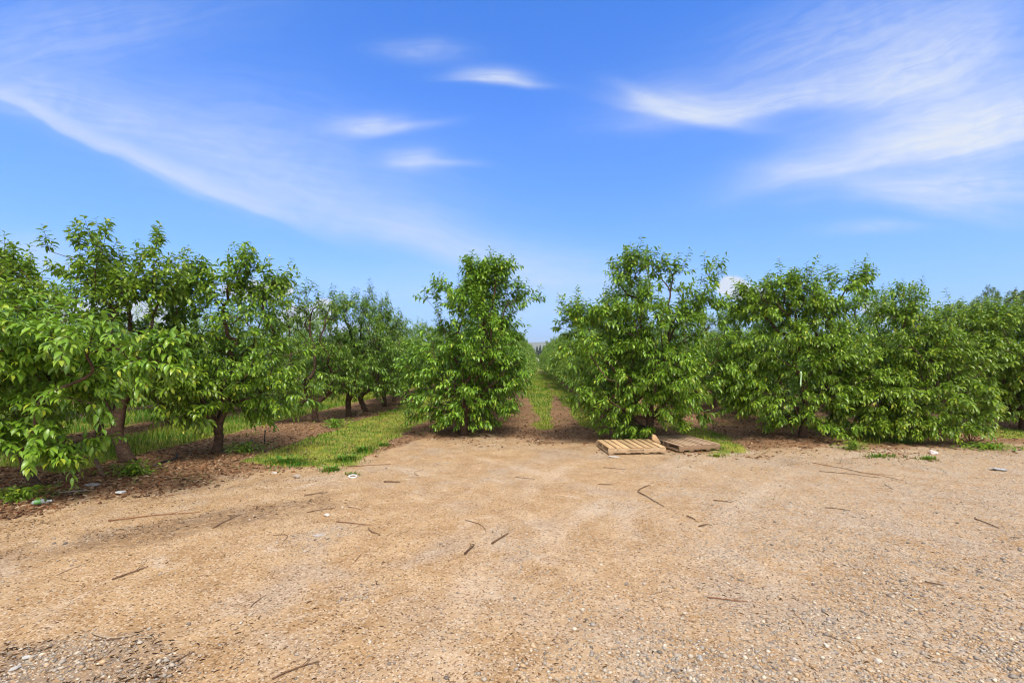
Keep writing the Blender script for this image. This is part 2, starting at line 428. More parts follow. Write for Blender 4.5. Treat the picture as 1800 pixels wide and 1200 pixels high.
    L = np.where(spike, L * 1.45, L); d0 = np.where(spike[:, None], norm(d0 * .45 + np.array([0, 0, 1.])), d0)
    droop = np.where(spike, .0, 1) * rng.uniform(.05, .32, S) * (1.2 - .95 * hfrac[:, 0]) * sag
    q = np.linspace(0, 1, 4)
    cen = PP[src][:, None] + d0[:, None] * (L[:, None] * q)[..., None]
    cen[..., 2] -= (droop * L)[:, None] * q ** 2 * 1.6
    sel = cen[:, -1, 2] > .12
    cen = cen[sel]; d0 = d0[sel]; L = L[sel]; droop = droop[sel]; hf = hfrac[sel, 0]; S = len(cen)
    # twig tubes (3 sided), vectorised
    a = norm(np.cross(d0, rng.normal(size=(S, 3)))); b = np.cross(d0, a)
    th = np.arange(3) * 2 * np.pi / 3
    ring = np.cos(th)[:, None] * a[:, None] + np.sin(th)[:, None] * b[:, None]
    tr = np.array([.0042, .0036, .0030, .0014])
    TV = cen[:, :, None] + ring[:, None] * tr[None, :, None, None]
    off = np.arange(S)[:, None] * 12; fq = []
    for s_ in range(3):
        for j in range(3):
            fq.append(np.stack([off[:, 0] + s_ * 3 + j, off[:, 0] + s_ * 3 + (j + 1) % 3, off[:, 0] + s_ * 3 + 3 + (j + 1) % 3, off[:, 0] + s_ * 3 + 3 + j], -1))
    wood.add(TV.reshape(-1, 3), [np.concatenate(fq)])
    n_leaf = np.maximum(4, (per * L / .29).astype(int))
    li = np.repeat(np.arange(S), n_leaf); n = len(li)
    order = np.arange(n) - np.repeat(np.cumsum(n_leaf) - n_leaf, n_leaf)
    t = (order + .5 + .5 * (rng.random(n) - .5)) / n_leaf[li]; t = .08 + .92 * t
    pos = cen[li, 0] + d0[li] * (L[li] * t)[:, None]; pos[:, 2] -= droop[li] * L[li] * t ** 2 * 1.6
    tan = d0[li].copy(); tan[:, 2] -= 2 * 1.6 * droop[li] * t; tan = norm(tan)
    ph = order * 2.4 + rng.random(S)[li] * 6.28
    a2 = norm(np.cross(tan, np.array([.13, .21, 1.])))
    b2 = np.cross(tan, a2)
    rad = np.cos(ph)[:, None] * a2 + np.sin(ph)[:, None] * b2
    down = (.42 + .55 * rng.random(n) - .15 * t) * sag
    dirs = norm(tan * (.42 + .5 * t)[:, None] + rad * .85 - np.array([0, 0, 1.]) * down[:, None])
    nr = np.array([0, 0, 1.]) + .35 * rad + .5 * tan * .3 + rng.normal(size=(n, 3)) * .26
    ln = 1.24 * leaf * rng.uniform(.68, 1.22, n) * (1 - .42 * np.clip((t - .7) / .3, 0, 1))
    tone = np.clip(.5 + .28 * rng.normal(size=n) + .14 * (rng.random(S)[li] - .5), 0, 1)
    yg = np.clip((t - .72) / .28, 0, 1) * (rng.random(S)[li] > .40) * rng.random(n) * .95 + (rng.random(n) > .985) * .5
    LV, LF, LC = leaves(pos, dirs, nr, ln, tone, np.clip(yg, 0, 1), tmpl)
    root = empty(kind)
    wood.build('trunk', bark or M_BARK, root, True)
    mesh_np('crown', LV, LF, mat or M_LEAF, root, {'leaf': LC}, False)
    return root
def copy_tree(root, loc, rz, sc=1.0):
    c = root.copy(); COL.objects.link(c)
    c.location = loc; c.rotation_euler = (0, 0, rz); c.scale = (sc, sc, sc)
    for chd in list(root.children):
        d = chd.copy(); COL.objects.link(d); d.parent = c
    return c
def hero(label, base_px, Yb, fork_px, blobs, nodes, seed, group=None, **kw):
    """blobs are read off the photograph at the tree's own distance: (px, py, rx, ry, dY, weight)"""
    bx = (base_px - VX) * Yb / F; org = np.array([bx, Yb, float(gz(bx, Yb)) - .03])
    fk = P(fork_px[0], fork_px[1], Yb) - org
    bl = []
    for b in blobs:
        px, py, rx, ry = b[:4]; dY = b[4] if len(b) > 4 else 0; w = b[5] if len(b) > 5 else 1.
        Yc = Yb + dY; s = Yc / F
        bl.append((P(px, py, Yc) - org, (rx * s, min(max((rx + ry) * .5 * s, .3), 1.1), ry * s), w))
    t = make_tree((0, 0, 0), fk, bl, nodes, seed, **kw)
    t.location = org
    return tag(t, label, 'cherry tree', group or 'cherry trees at the front edge of the orchard')

H = {}
hero('big-leaved cherry tree nearest the camera, its boughs over the plastic bottle', 66, 7.2, (40, 800),
     [(30, 605, 120, 55, -.5), (180, 615, 95, 42, -.8), (265, 630, 55, 26, -.7), (70, 680, 120, 60, -.2), (160, 690, 62, 36, -.6),
      (0, 765, 60, 50, -.4), (110, 770, 70, 34, -.5), (-60, 650, 90, 90, 0), (60, 555, 80, 36, .1), (130, 650, 110, 50, .2)],
     450, 11, R0=.062, leaf=.125, shoots=2.1, per=10, minz=.62)
hero('tallest cherry tree at the left with a thick leaning trunk and airy top', 226, 9.0, (206, 750),
     [(195, 480, 80, 46), (120, 440, 24, 28), (180, 434, 58, 22), (265, 425, 34, 30, 0, .8), (60, 480, 55, 28), (235, 520, 85, 50), (130, 535, 90, 60),
      (0, 480, 45, 35), (-40, 520, 60, 60), (300, 500, 40, 50), (230, 620, 110, 75), (120, 640, 100, 70, .3), (310, 670, 65, 50), (330, 730, 40, 22), (210, 680, 90, 34)],
     440, 12, R0=.098, leaf=.12, up=.42, minz=.85, gaps=.08)
hero('cherry tree with a short three-forked trunk, second trunk from the left along the yard edge', 380, 9.9, (384, 748),
     [(395, 500, 52, 38), (350, 478, 26, 22), (425, 468, 26, 20), (330, 520, 30, 40), (475, 520, 42, 32), (490, 500, 16, 18), (400, 575, 85, 55), (350, 640, 65, 60), (455, 640, 80, 55),
      (500, 690, 55, 50), (415, 700, 90, 38), (340, 700, 50, 45), (530, 650, 26, 24), (480, 735, 50, 28)],
     430, 13, R0=.085, leaf=.12, minz=.85, gaps=.08)
hero('open-topped cherry tree with a bare slanting limb, behind the black sprinkler riser', 556, 14.8, (553, 712),
     [(555, 540, 48, 30), (545, 520, 30, 18), (515, 560, 35, 30), (590, 545, 24, 22), (560, 605, 50, 35), (530, 645, 45, 35), (600, 650, 35, 35), (570, 670, 50, 25), (515, 690, 45, 28)],
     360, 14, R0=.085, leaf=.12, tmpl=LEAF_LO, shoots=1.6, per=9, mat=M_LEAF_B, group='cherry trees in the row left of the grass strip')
hero('cherry tree with a low V fork beside the leaning pale stake', 613, 16.1, (612, 706),
     [(625, 555, 40, 26), (605, 545, 16, 22), (600, 600, 40, 42), (650, 610, 45, 45), (625, 650, 60, 40), (580, 640, 30, 40), (640, 680, 50, 20)],
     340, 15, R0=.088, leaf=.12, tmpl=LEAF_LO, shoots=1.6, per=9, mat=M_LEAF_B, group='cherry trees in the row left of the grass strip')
hero('cherry tree with a leaning dark trunk just right of the pale stake', 643, 17.6, (634, 696),
     [(665, 560, 40, 28), (650, 530, 24, 18), (690, 575, 28, 24), (705, 565, 14, 10), (655, 610, 55, 45), (690, 640, 36, 40), (650, 660, 55, 30)],
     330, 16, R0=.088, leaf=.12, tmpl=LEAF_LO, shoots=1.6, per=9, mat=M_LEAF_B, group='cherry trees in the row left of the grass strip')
hero('full pointed cherry tree standing alone on the left of the grassy lane entrance', 815, 12.3, (818, 722),
     [(845, 490, 38, 22), (825, 476, 18, 14), (880, 474, 22, 14), (870, 500, 40, 26), (830, 525, 65, 34), (772, 520, 26, 22), (760, 545, 22, 14), (910, 532, 32, 16), (935, 530, 16, 8), (840, 580, 78, 40),
      (770, 610, 44, 36), (728, 648, 24, 24), (830, 650, 95, 48), (785, 705, 65, 34), (875, 660, 48, 52), (745, 690, 28, 28), (760, 730, 30, 20), (870, 705, 40, 22), (820, 735, 50, 18)],
     680, 17, R0=.085, leaf=.118)
hero('broad dense cherry tree with upright top shoots standing behind the two pallets', 1140, 11.7, (1143, 735),
     [(1128, 480, 40, 28), (1115, 458, 20, 14), (1150, 458, 20, 12), (1180, 488, 22, 24), (1130, 520, 42, 34), (1190, 525, 30, 34), (1085, 485, 14, 20), (1250, 494, 22, 26), (1268, 480, 12, 14), (1235, 530, 34, 30),
      (1040, 555, 55, 26), (1010, 570, 30, 26), (1120, 580, 105, 48), (1215, 590, 60, 50), (1070, 630, 90, 50, -.3), (1190, 650, 90, 48, -.4), (1110, 690, 95, 40, -.4), (1060, 700, 50, 34), (1250, 645, 34, 30),
      (1180, 715, 60, 30), (1110, 745, 55, 22, -.2), (1130, 640, 110, 80, .4)],
     820, 18, R0=.10, leaf=.118)
hero('flat-topped cherry tree with a pale green ribbon hanging in its leaves', 1412, 11.8, (1418, 735),
     [(1440, 516, 60, 22), (1400, 504, 34, 14), (1475, 502, 34, 14), (1510, 500, 16, 16), (1340, 518, 40, 26), (1320, 545, 40, 30), (1395, 545, 80, 40), (1470, 540, 44, 34), (1400, 605, 105, 52), (1320, 635, 55, 50), (1465, 640, 70, 50),
      (1390, 690, 100, 42), (1290, 680, 40, 40), (1420, 735, 70, 22), (1465, 755, 30, 16, -.6)],
     760, 19, R0=.09, leaf=.118)
hero('low spreading cherry tree with drooping boughs over tall grass, right of the ribboned tree', 1625, 12.0, (1615, 725),
     [(1590, 555, 40, 26), (1560, 570, 34, 26), (1630, 590, 70, 34), (1570, 630, 80, 44), (1660, 640, 80, 40), (1540, 690, 70, 44, -.3), (1620, 695, 90, 40, -.5), (1690, 700, 46, 30, -.7), (1570, 740, 70, 22, -.6), (1660, 740, 60, 18, -.8), (1500, 700, 40, 40), (1510, 740, 30, 18, -.5)],
     660, 20, R0=.085, leaf=.118, up=.2)
hero('wide bushy cherry tree at the far right edge of the front row', 1800, 13.2, (1795, 715),
     [(1700, 575, 60, 28), (1760, 565, 60, 24), (1830, 570, 70, 30), (1740, 625, 80, 40), (1820, 630, 80, 50), (1770, 680, 70, 36), (1740, 712, 60, 26, 0, 1.3), (1800, 712, 60, 26, 0, 1.3), (1850, 690, 70, 40)],
     760, 21, R0=.09, leaf=.118, up=.25)

# generic trees of the rows behind: five shapes, copied
def variant(seed, h, w, n):
    rng = np.random.default_rng(seed); bl = []
    for k in range(4):
        a = k * 1.57 + rng.random(); bl.append(((math.cos(a) * w * .5, math.sin(a) * w * .5, 1.2 + .35 * rng.random()), (w * .5, w * .5, .62)))
        a += .8; bl.append(((math.cos(a) * w * .38, math.sin(a) * w * .38, 2.1 + .4 * rng.random()), (w * .42, w * .42, .6)))
    bl.append(((0, 0, h - 1.1), (w * .45, w * .45, .6)))
    for k in range(4):
        a = rng.random() * 6.28; bl.append(((math.cos(a) * w * .3 * rng.random(), math.sin(a) * w * .3, h - .45 + .3 * rng.random()), (.26, .26, .36)))
    return make_tree((0, 0, 0), (rng.normal() * .06, rng.normal() * .06, .62), bl, n, seed, R0=.085, leaf=.12, tmpl=LEAF_LO, shoots=1.7, per=9, minz=.5)
VAR = [variant(31, 3.9, 1.55, 420), variant(32, 3.6, 1.7, 420), variant(33, 4.1, 1.5, 420), variant(34, 3.7, 1.6, 400)]
rnd = random.Random(5)
rows = [(-1.8, 14.4, 78, 2.1, 'bushy cherry tree in the row along the left side of the grassy lane', 'cherry trees along the left of the lane'),
        (2.75, 14.0, 78, 2.1, 'bushy cherry tree in the row along the right side of the grassy lane', 'cherry trees along the right of the lane'),
        (-6.1, 19.4, 48, 2.0, 'cherry tree deep in the row beyond the brown litter strip', 'cherry trees in the row left of the grass strip'),
        (7.0, 14.6, 40, 2.2, 'cherry tree in the row behind the flat-topped ribboned tree', 'cherry trees behind the ribboned tree'),
        (-10.7, 9.6, 46, 2.2, 'cherry tree standing in tall grass behind the left front trees', 'cherry trees behind the left front trees'),
        (-15.1, 10.2, 34, 2.3, 'cherry tree in the second row behind the left front trees', 'cherry trees in the second left row'),
        (11.2, 14.6, 36, 2.2, 'cherry tree behind the low spreading tree on the right', 'cherry trees in the right rows'),
        (15.6, 14.9, 36, 2.0, 'cherry tree behind the wide bushy tree at the right edge', 'cherry trees at the right edge')]
first = set()
for (x, y0, y1, st, lab, grp) in rows:
    y = y0
    while y < y1:
        k = rnd.randrange(len(VAR)); xx = x + rnd.uniform(-.18, .18); xx += ((.42 - x) * .36 * min(1, max(0, (y - 24) / 36)) if abs(x) < 4 else 0); sc = rnd.uniform(.9, 1.06) * (1 - .08 * min(1, y / 50))
        loc = (xx, y, float(gz(xx, y)) - .03); rz = rnd.uniform(0, 6.28)
        if k not in first:
            first.add(k); t = VAR[k]; t.location = loc; t.rotation_euler = (0, 0, rz); t.scale = (sc,) * 3
        else: t = copy_tree(VAR[k], loc, rz, sc)
        tag(t, lab, 'cherry tree', grp)
        y += st + rnd.uniform(-.2, .25)
for k, t in enumerate(VAR):
    if k not in first: t.location = (20 + 3 * k, 30, 0); tag(t, 'cherry tree at the far right of the orchard', 'cherry tree')

# taller olive-grey trees showing over the orchard at the right
def tall(px, Yb, h, seed, lab):
    rng = np.random.default_rng(seed)
    bl = [((rng.normal() * 1.0, rng.normal() * .8, h - 1.0 - 2.6 * rng.random()), (1.0, 1.0, .8)) for _ in range(8)] + [((0, 0, h - .7), (.8, .8, .6))]
    t = make_tree((0, 0, 0), (0, 0, h - 4.2), bl, 330, seed, R0=.2, leaf=.17, tmpl=LEAF_LO, shoots=1.8, per=9, mat=M_LEAF_O, kind='olive_tree', sag=.4)
    t.location = ((px - VX) * Yb / F, Yb, 0); tag(t, lab, 'tree', 'taller trees beyond the orchard')
tall(1738, 42, 8.1, 51, 'grey green tall tree peeping over the orchard, left of the twiggy one')
tall(1796, 40, 7.7, 52, 'grey twiggy tall tree peeping over the orchard at the right edge')

# conifers at the end of the lane, and a small pale shed
def conifer(h, seed):
    rng = np.random.default_rng(seed); t = empty('conifer_tree')
    w = MB(); w.tube([[0, 0, 0], [0, 0, h * .5], [0, 0, h * .96]], [.22, .13, .03], 7); w.build('trunk', M_BARK, t, True)
    n = 2600; u = rng.random(n) ** .75; z = h * (.08 + .92 * u); a = rng.random(n) * 6.28; rr = (1.02 - u) * h * .19 * (.55 + .6 * rng.random(n)) * (.8 + .3 * np.sin(z * 5))
    pos = np.stack([np.cos(a) * rr, np.sin(a) * rr, z], -1)
    d = np.stack([np.cos(a), np.sin(a), -.35 + .2 * rng.random(n)], -1)
    LV, LF, LC = leaves(pos, d, np.array([0, 0, 1.]) + rng.normal(size=(n, 3)) * .4, .55 * (1.3 - u), rng.random(n), 0 * u, LEAF_LO)
    mesh_np('crown', LV, LF, M_CONIF, t, {'leaf': LC}); return t
cons = [conifer(9.0, 61), conifer(8.2, 62)]
for k, (px, Yc, s, lab) in enumerate([(932, 235, .98, 'short dark conifer at the left end of the clump closing the lane'), (939, 246, .86, 'dark conifer second from the left in the clump closing the lane'),
      (944, 240, .93, 'dark conifer behind the pale shed at the end of the lane'), (949.5, 244, 1.08, 'tallest dark conifer in the clump closing the lane'), (955, 238, .92, 'narrow conifer right of the tallest in the clump closing the lane'), (961, 246, .90, 'small conifer at the right end of the clump closing the lane')]):
    src = cons[k % 2]; loc = ((px - VX) * Yc / F, Yc, -.02)
    c = src if k < 2 else copy_tree(src, loc, k * 1.3, s)
    c.location = loc; c.scale = (s,) * 3; tag(c, lab, 'conifer', 'conifers closing the lane')
M_WHITE = noisy('pale_plaster', (.72, .68, .62), (.80, .77, .72), 3, .8)
M_ROOF = noisy('grey_roof', (.16, .13, .13), (.22, .19, .18), 3, .8)
sh = empty('garden_shed', ((942.5 - VX) * 165 / F, 165, 0)); tag(sh, 'small pale shed with grey pitched roof under the conifers', 'shed')
b = MB(); w2, d2, h2, rh = 1.0, .9, 1.9, .55
b.add([[-w2, -d2, 0], [w2, -d2, 0], [w2, d2, 0], [-w2, d2, 0], [-w2, -d2, h2], [w2, -d2, h2], [w2, d2, h2], [-w2, d2, h2], [0, -d2, h2 + rh], [0, d2, h2 + rh]],
      [[[0, 1, 5, 4], [1, 2, 6, 5], [2, 3, 7, 6], [3, 0, 4, 7]], [[4, 5, 8], [6, 7, 9]]]); b.build('wall', M_WHITE, sh)
b = MB()
for s in (-1, 1):
    b.add([[s * (w2 + .15), -d2 - .15, h2 - .05], [0, -d2 - .15, h2 + rh + .04], [0, d2 + .15, h2 + rh + .04], [s * (w2 + .15), d2 + .15, h2 - .05],
           [s * (w2 + .15), -d2 - .15, h2 + .03], [0, -d2 - .15, h2 + rh + .12], [0, d2 + .15, h2 + rh + .12], [s * (w2 + .15), d2 + .15, h2 + .03]],
          [[[0, 1, 2, 3], [7, 6, 5, 4], [0, 4, 5, 1], [2, 6, 7, 3], [0, 3, 7, 4]]])
b.build('roof', M_ROOF, sh)
b = MB(); b.box((.2, -d2 - .02, .95), (.75, .05, 1.85)); b.build('door', noisy('grey_door', (.2, .18, .18), (.25, .22, .22), 4), sh)

# ------------------------------------------------------------------ grass (uncountable)
def grass_field(name, n, seed, box, hgt, dens, fresh=0.):
    rng = np.random.default_rng(seed)
    x0, x1, y0, y1 = box
    u = rng.random(n); y = y0 * (y1 / y0) ** u; x = rng.uniform(x0, x1, n)
    vis = np.abs(x) < 1.12 * y
    x, y = x[vis], y[vis]
    o, g, v, d = zones(x, y)
    pr = dens(x, y, o, g, rng)
    k = rng.random(len(x)) < pr; x, y, g = x[k], y[k], g[k]; n = len(x)
    z = gz(x, y)
    clump = fbm(x, y, 1.3, 31.0)
    hh = hgt(x, y, rng) * (.55 + .8 * clump) * rng.uniform(.6, 1.3, n)
    wd = np.maximum(.0042, .00042 * y) * rng.uniform(.7, 1.3, n)
    a = rng.random(n) * 6.28; lean = rng.uniform(.15, .75, n)
    dx = np.cos(a); dy = np.sin(a); px = -dy; py = dx
    base = np.stack([x, y, z - .01], -1); side = np.stack([px, py, 0 * px], -1) * wd[:, None]; fw = np.stack([dx, dy, 0 * dx], -1)
    up = np.array([0, 0, 1.])
    m1 = base + up * (hh * .6)[:, None] + fw * (hh * lean * .3)[:, None]
    tp = base + up * (hh * (1 - .25 * lean))[:, None] + fw * (hh * lean)[:, None]
    V = np.stack([base - side, base + side, m1 + side * .8, m1 - side * .8, tp], 1)
    off = np.arange(n)[:, None] * 5
    dry = np.clip(1.7 * (fbm(x, y, .8, 77.) - .47) + .32 * rng.random(n) - fresh, 0, 1)[:, None]
    c = np.array([.085, .215, .014]) * (1 - dry) + np.array([.44, .42, .045]) * dry
    c = c * rng.uniform(.7, 1.45, n)[:, None]
    straw = (rng.random(n) > .93)[:, None]; c = np.where(straw, [.42, .32, .15], c)
    o_ = mesh_np(name, V.reshape(-1, 3), [np.concatenate([off + [0, 1, 2, 3]]), np.concatenate([off + [3, 2, 4]])], M_GRASS, None, {'tint': np.repeat(c, 5, 0)})
    return tag(o_, kind='stuff')
def hA(x, y, rng):
    h = np.where(x < -7.2, .20, .085); h = np.where((x > 7) & (x < 10), .15, h); return np.where((np.abs(x - .3) < .8), .11, h)
gf = grass_field('grass', 430000, 81, (-22, 24, 7.5, 60), hA, lambda x, y, o, g, rng: np.clip(g * 1.2 - .25, 0, 1), .0)
tag(gf, 'short green and yellowing grass in strips between the tree rows', 'grass')
ws = grass_field('weeds', 60000, 82, (-9, 14, 6.0, 20), lambda x, y, rng: np.full(len(x), .055),
            lambda x, y, o, g, rng: o * sstep(.58, .72, fbm(x, y, 1.1, 55.)) * .8, .3)
tag(ws, 'thin low weeds scattered over the brown orchard floor', 'weeds')

# ------------------------------------------------------------------ gravel and litter (uncountable)
def scatter_y(rng, n, y0, y1): 
    u = rng.random(n); e = -.9; return (y0 ** e + u * (y1 ** e - y0 ** e)) ** (1 / e)
def pebbles(n, seed):
    rng = np.random.default_rng(seed)
    y = scatter_y(rng, n, 2.6, 14); x = rng.uniform(-1.25, 1.25, n) * y
    o, g, v, d = zones(x, y)
    cl = fbm(x, y, 2.2, 40.)
    k = rng.random(n) < (np.clip(.04 + v * (.22 + 1.15 * sstep(.42, .68, cl)), 0, 1) * (1 - .8 * o))
    x, y = x[k], y[k]; n = len(x); z = gz(x, y)
    s = np.clip(np.exp(rng.normal(-5.15, .48, n)), .0028, .024)
    ico = np.array([[0, 0, 1], [.9, 0, .35], [.28, .86, .3], [-.73, .53, .4], [-.73, -.53, .3], [.28, -.86, .4], [.6, .5, -.5], [-.6, .4, -.5], [0, -.7, -.5]])
    fc = np.array([[0, 1, 2], [0, 2, 3], [0, 3, 4], [0, 4, 5], [0, 5, 1], [1, 6, 2], [2, 6, 7], [2, 7, 3], [3, 7, 4], [4, 7, 8], [4, 8, 5], [5, 8, 1], [1, 8, 6]])
    V = ico[None] * (1 + .35 * (rng.random((n, 9, 3)) - .5))
    V = V * (s[:, None] * np.stack([rng.uniform(.8, 1.5, n), rng.uniform(.7, 1.1, n), rng.uniform(.45, .8, n)], -1))[:, None]
    a = rng.random(n) * 6.28; ca, sa = np.cos(a)[:, None], np.sin(a)[:, None]
    V = np.stack([V[..., 0] * ca - V[..., 1] * sa, V[..., 0] * sa + V[..., 1] * ca, V[..., 2]], -1) + np.stack([x, y, z + s * .22], -1)[:, None]
    pal = np.array([[.33, .285, .235], [.44, .365, .28], [.56, .475, .37], [.20, .17, .145], [.47, .33, .20], [.42, .285, .165], [.38, .325, .265]])
    c = pal[rng.choice(7, n, p=[.16, .2, .14, .1, .16, .14, .1])] * rng.uniform(.8, 1.2, n)[:, None]
    o_ = mesh_np('gravel', V.reshape(-1, 3), [(fc[None] + np.arange(n)[:, None, None] * 9).reshape(-1, 3)], M_PEB, None, {'tint': np.repeat(c, 9, 0)}, False)
    tag(o_, 'small grey and tan gravel stones scattered over the sandy yard', 'gravel', kind='stuff')
pebbles(150000, 91)
def chips(name, n, seed, y0, y1, prob, pal, lo, hi, asp, lift, lab):
    rng = np.random.default_rng(seed)
    y = scatter_y(rng, n, y0, y1); x = rng.uniform(-1.2, 1.2, n) * y
    k = rng.random(n) < prob(x, y, rng); x, y = x[k], y[k]; n = len(x); z = gz(x, y)
    L = rng.uniform(lo, hi, n) ; W = L * rng.uniform(asp[0], asp[1], n)
    a = rng.random(n) * 6.28; t = rng.normal(size=n) * .28; b = rng.normal(size=n) * .3
    d = np.stack([np.cos(a) * np.cos(t), np.sin(a) * np.cos(t), np.sin(t)], -1); s = norm(np.stack([-np.sin(a), np.cos(a), b], -1)); nn = np.cross(d, s)
    T = np.array([[-.5, -.35, 0], [-.1, -.5, .1], [.5, -.2, 0], [.45, .25, 0], [0, .5, .12], [-.5, .3, 0]])
    hh = np.maximum(W * .3, .0015)
    V = np.stack([x, y, z + lift], -1)[:, None] + (L[:, None, None] * T[None, :, :1]) * d[:, None] + (W[:, None, None] * T[None, :, 1:2]) * s[:, None] + (L[:, None, None] * T[None, :, 2:3]) * nn[:, None]
    V2 = V - nn[:, None] * hh[:, None, None] * np.sign(nn[:, None, 2:3])
    VV = np.concatenate([V, V2], 1)
    off = np.arange(n)[:, None] * 12
    Fs = [np.concatenate([off + np.arange(6), off + np.arange(11, 5, -1)]), np.concatenate([off + [i, (i + 1) % 6, 6 + (i + 1) % 6, 6 + i] for i in range(6)])]
    c = np.array(pal)[rng.integers(0, len(pal), n)] * rng.uniform(.7, 1.3, n)[:, None]
    o_ = mesh_np(name, VV.reshape(-1, 3), Fs, M_CHIP, None, {'tint': np.repeat(c, 12, 0)})
    tag(o_, lab, name.replace('_', ' '), kind='stuff')
BROWN = [[.13, .065, .032], [.20, .105, .05], [.26, .14, .07], [.36, .22, .12], [.45, .32, .20], [.065, .036, .022], [.24, .10, .045]]
def pr1(x, y, rng):
    o, g, v, d = zones(x, y); return np.clip(o * (1 - .75 * g) * .9, 0, 1)
chips('leaf_litter', 75000, 92, 5.5, 40, pr1, BROWN, .02, .075, (.25, .7), .008, 'dry brown leaves and bark litter under the cherry rows')
def pr2(x, y, rng):
    o, g, v, d = zones(x, y); e = np.exp(-((y - np.interp(x, YB_X, YB_Y) + .6) / 1.0) ** 2)
    n = fbm(x, y, 1.4, 66.)
    return np.clip((.035 + .8 * d + .55 * e * (.75 + 1.3 * (x < -3))) * (.2 + 1.5 * sstep(.4, .65, n)), 0, 1) * (1 - .6 * o)
chips('twig_debris', 60000, 93, 2.6, 14, pr2, [[.07, .04, .022], [.12, .065, .035], [.2, .11, .055], [.30, .19, .11], [.05, .03, .02]], .008, .046, (.06, .22), .003, 'tiny dark twig and bark crumbs strewn across the yard')

# ------------------------------------------------------------------ sticks, one object each
def stick(x1, y1, x2, y2, th, lab, mat=None, bow=.0, seed=0, fork=False, name='fallen_stick', grp='fallen sticks on the dirt yard'):
    rng = np.random.default_rng(seed + 500)
    a = G(x1, y1); b_ = G(x2, y2); n = 9; t = np.linspace(0, 1, n)[:, None]
    L = np.linalg.norm(b_ - a); pr = np.array([-(b_ - a)[1], (b_ - a)[0]])
    p = a + (b_ - a) * t + pr * (bow * np.sin(math.pi * t)) + np.cumsum(rng.normal(size=(n, 2)), 0) * L * .008
    z = gz(p[:, 0], p[:, 1]) + th * .8 + .004
    c = np.concatenate([p, z[:, None]], 1); o = c.mean(0); c = c - o; th = th * .6
    w = MB(); w.tube(c, th * np.linspace(1.1, .7, n), 7, wob=.35, rng=rng)
    if fork:
        m = c[5]; e = m + np.append((b_ - a) * .28 + pr * .16, .012); w.tube([m, (m + e) / 2 + [0, 0, .004], e], [th * .6, th * .5, th * .35], 5)
    for k in (2, 4, 6):                                              # bud knots
        w.box(c[k] + [0, 0, th * .6], (th * 1.4, th * 1.2, th * 1.0))
    ob = w.build(name, mat or M_STICK, None, True); ob.location = o
    return tag(ob, lab, 'stick', grp)
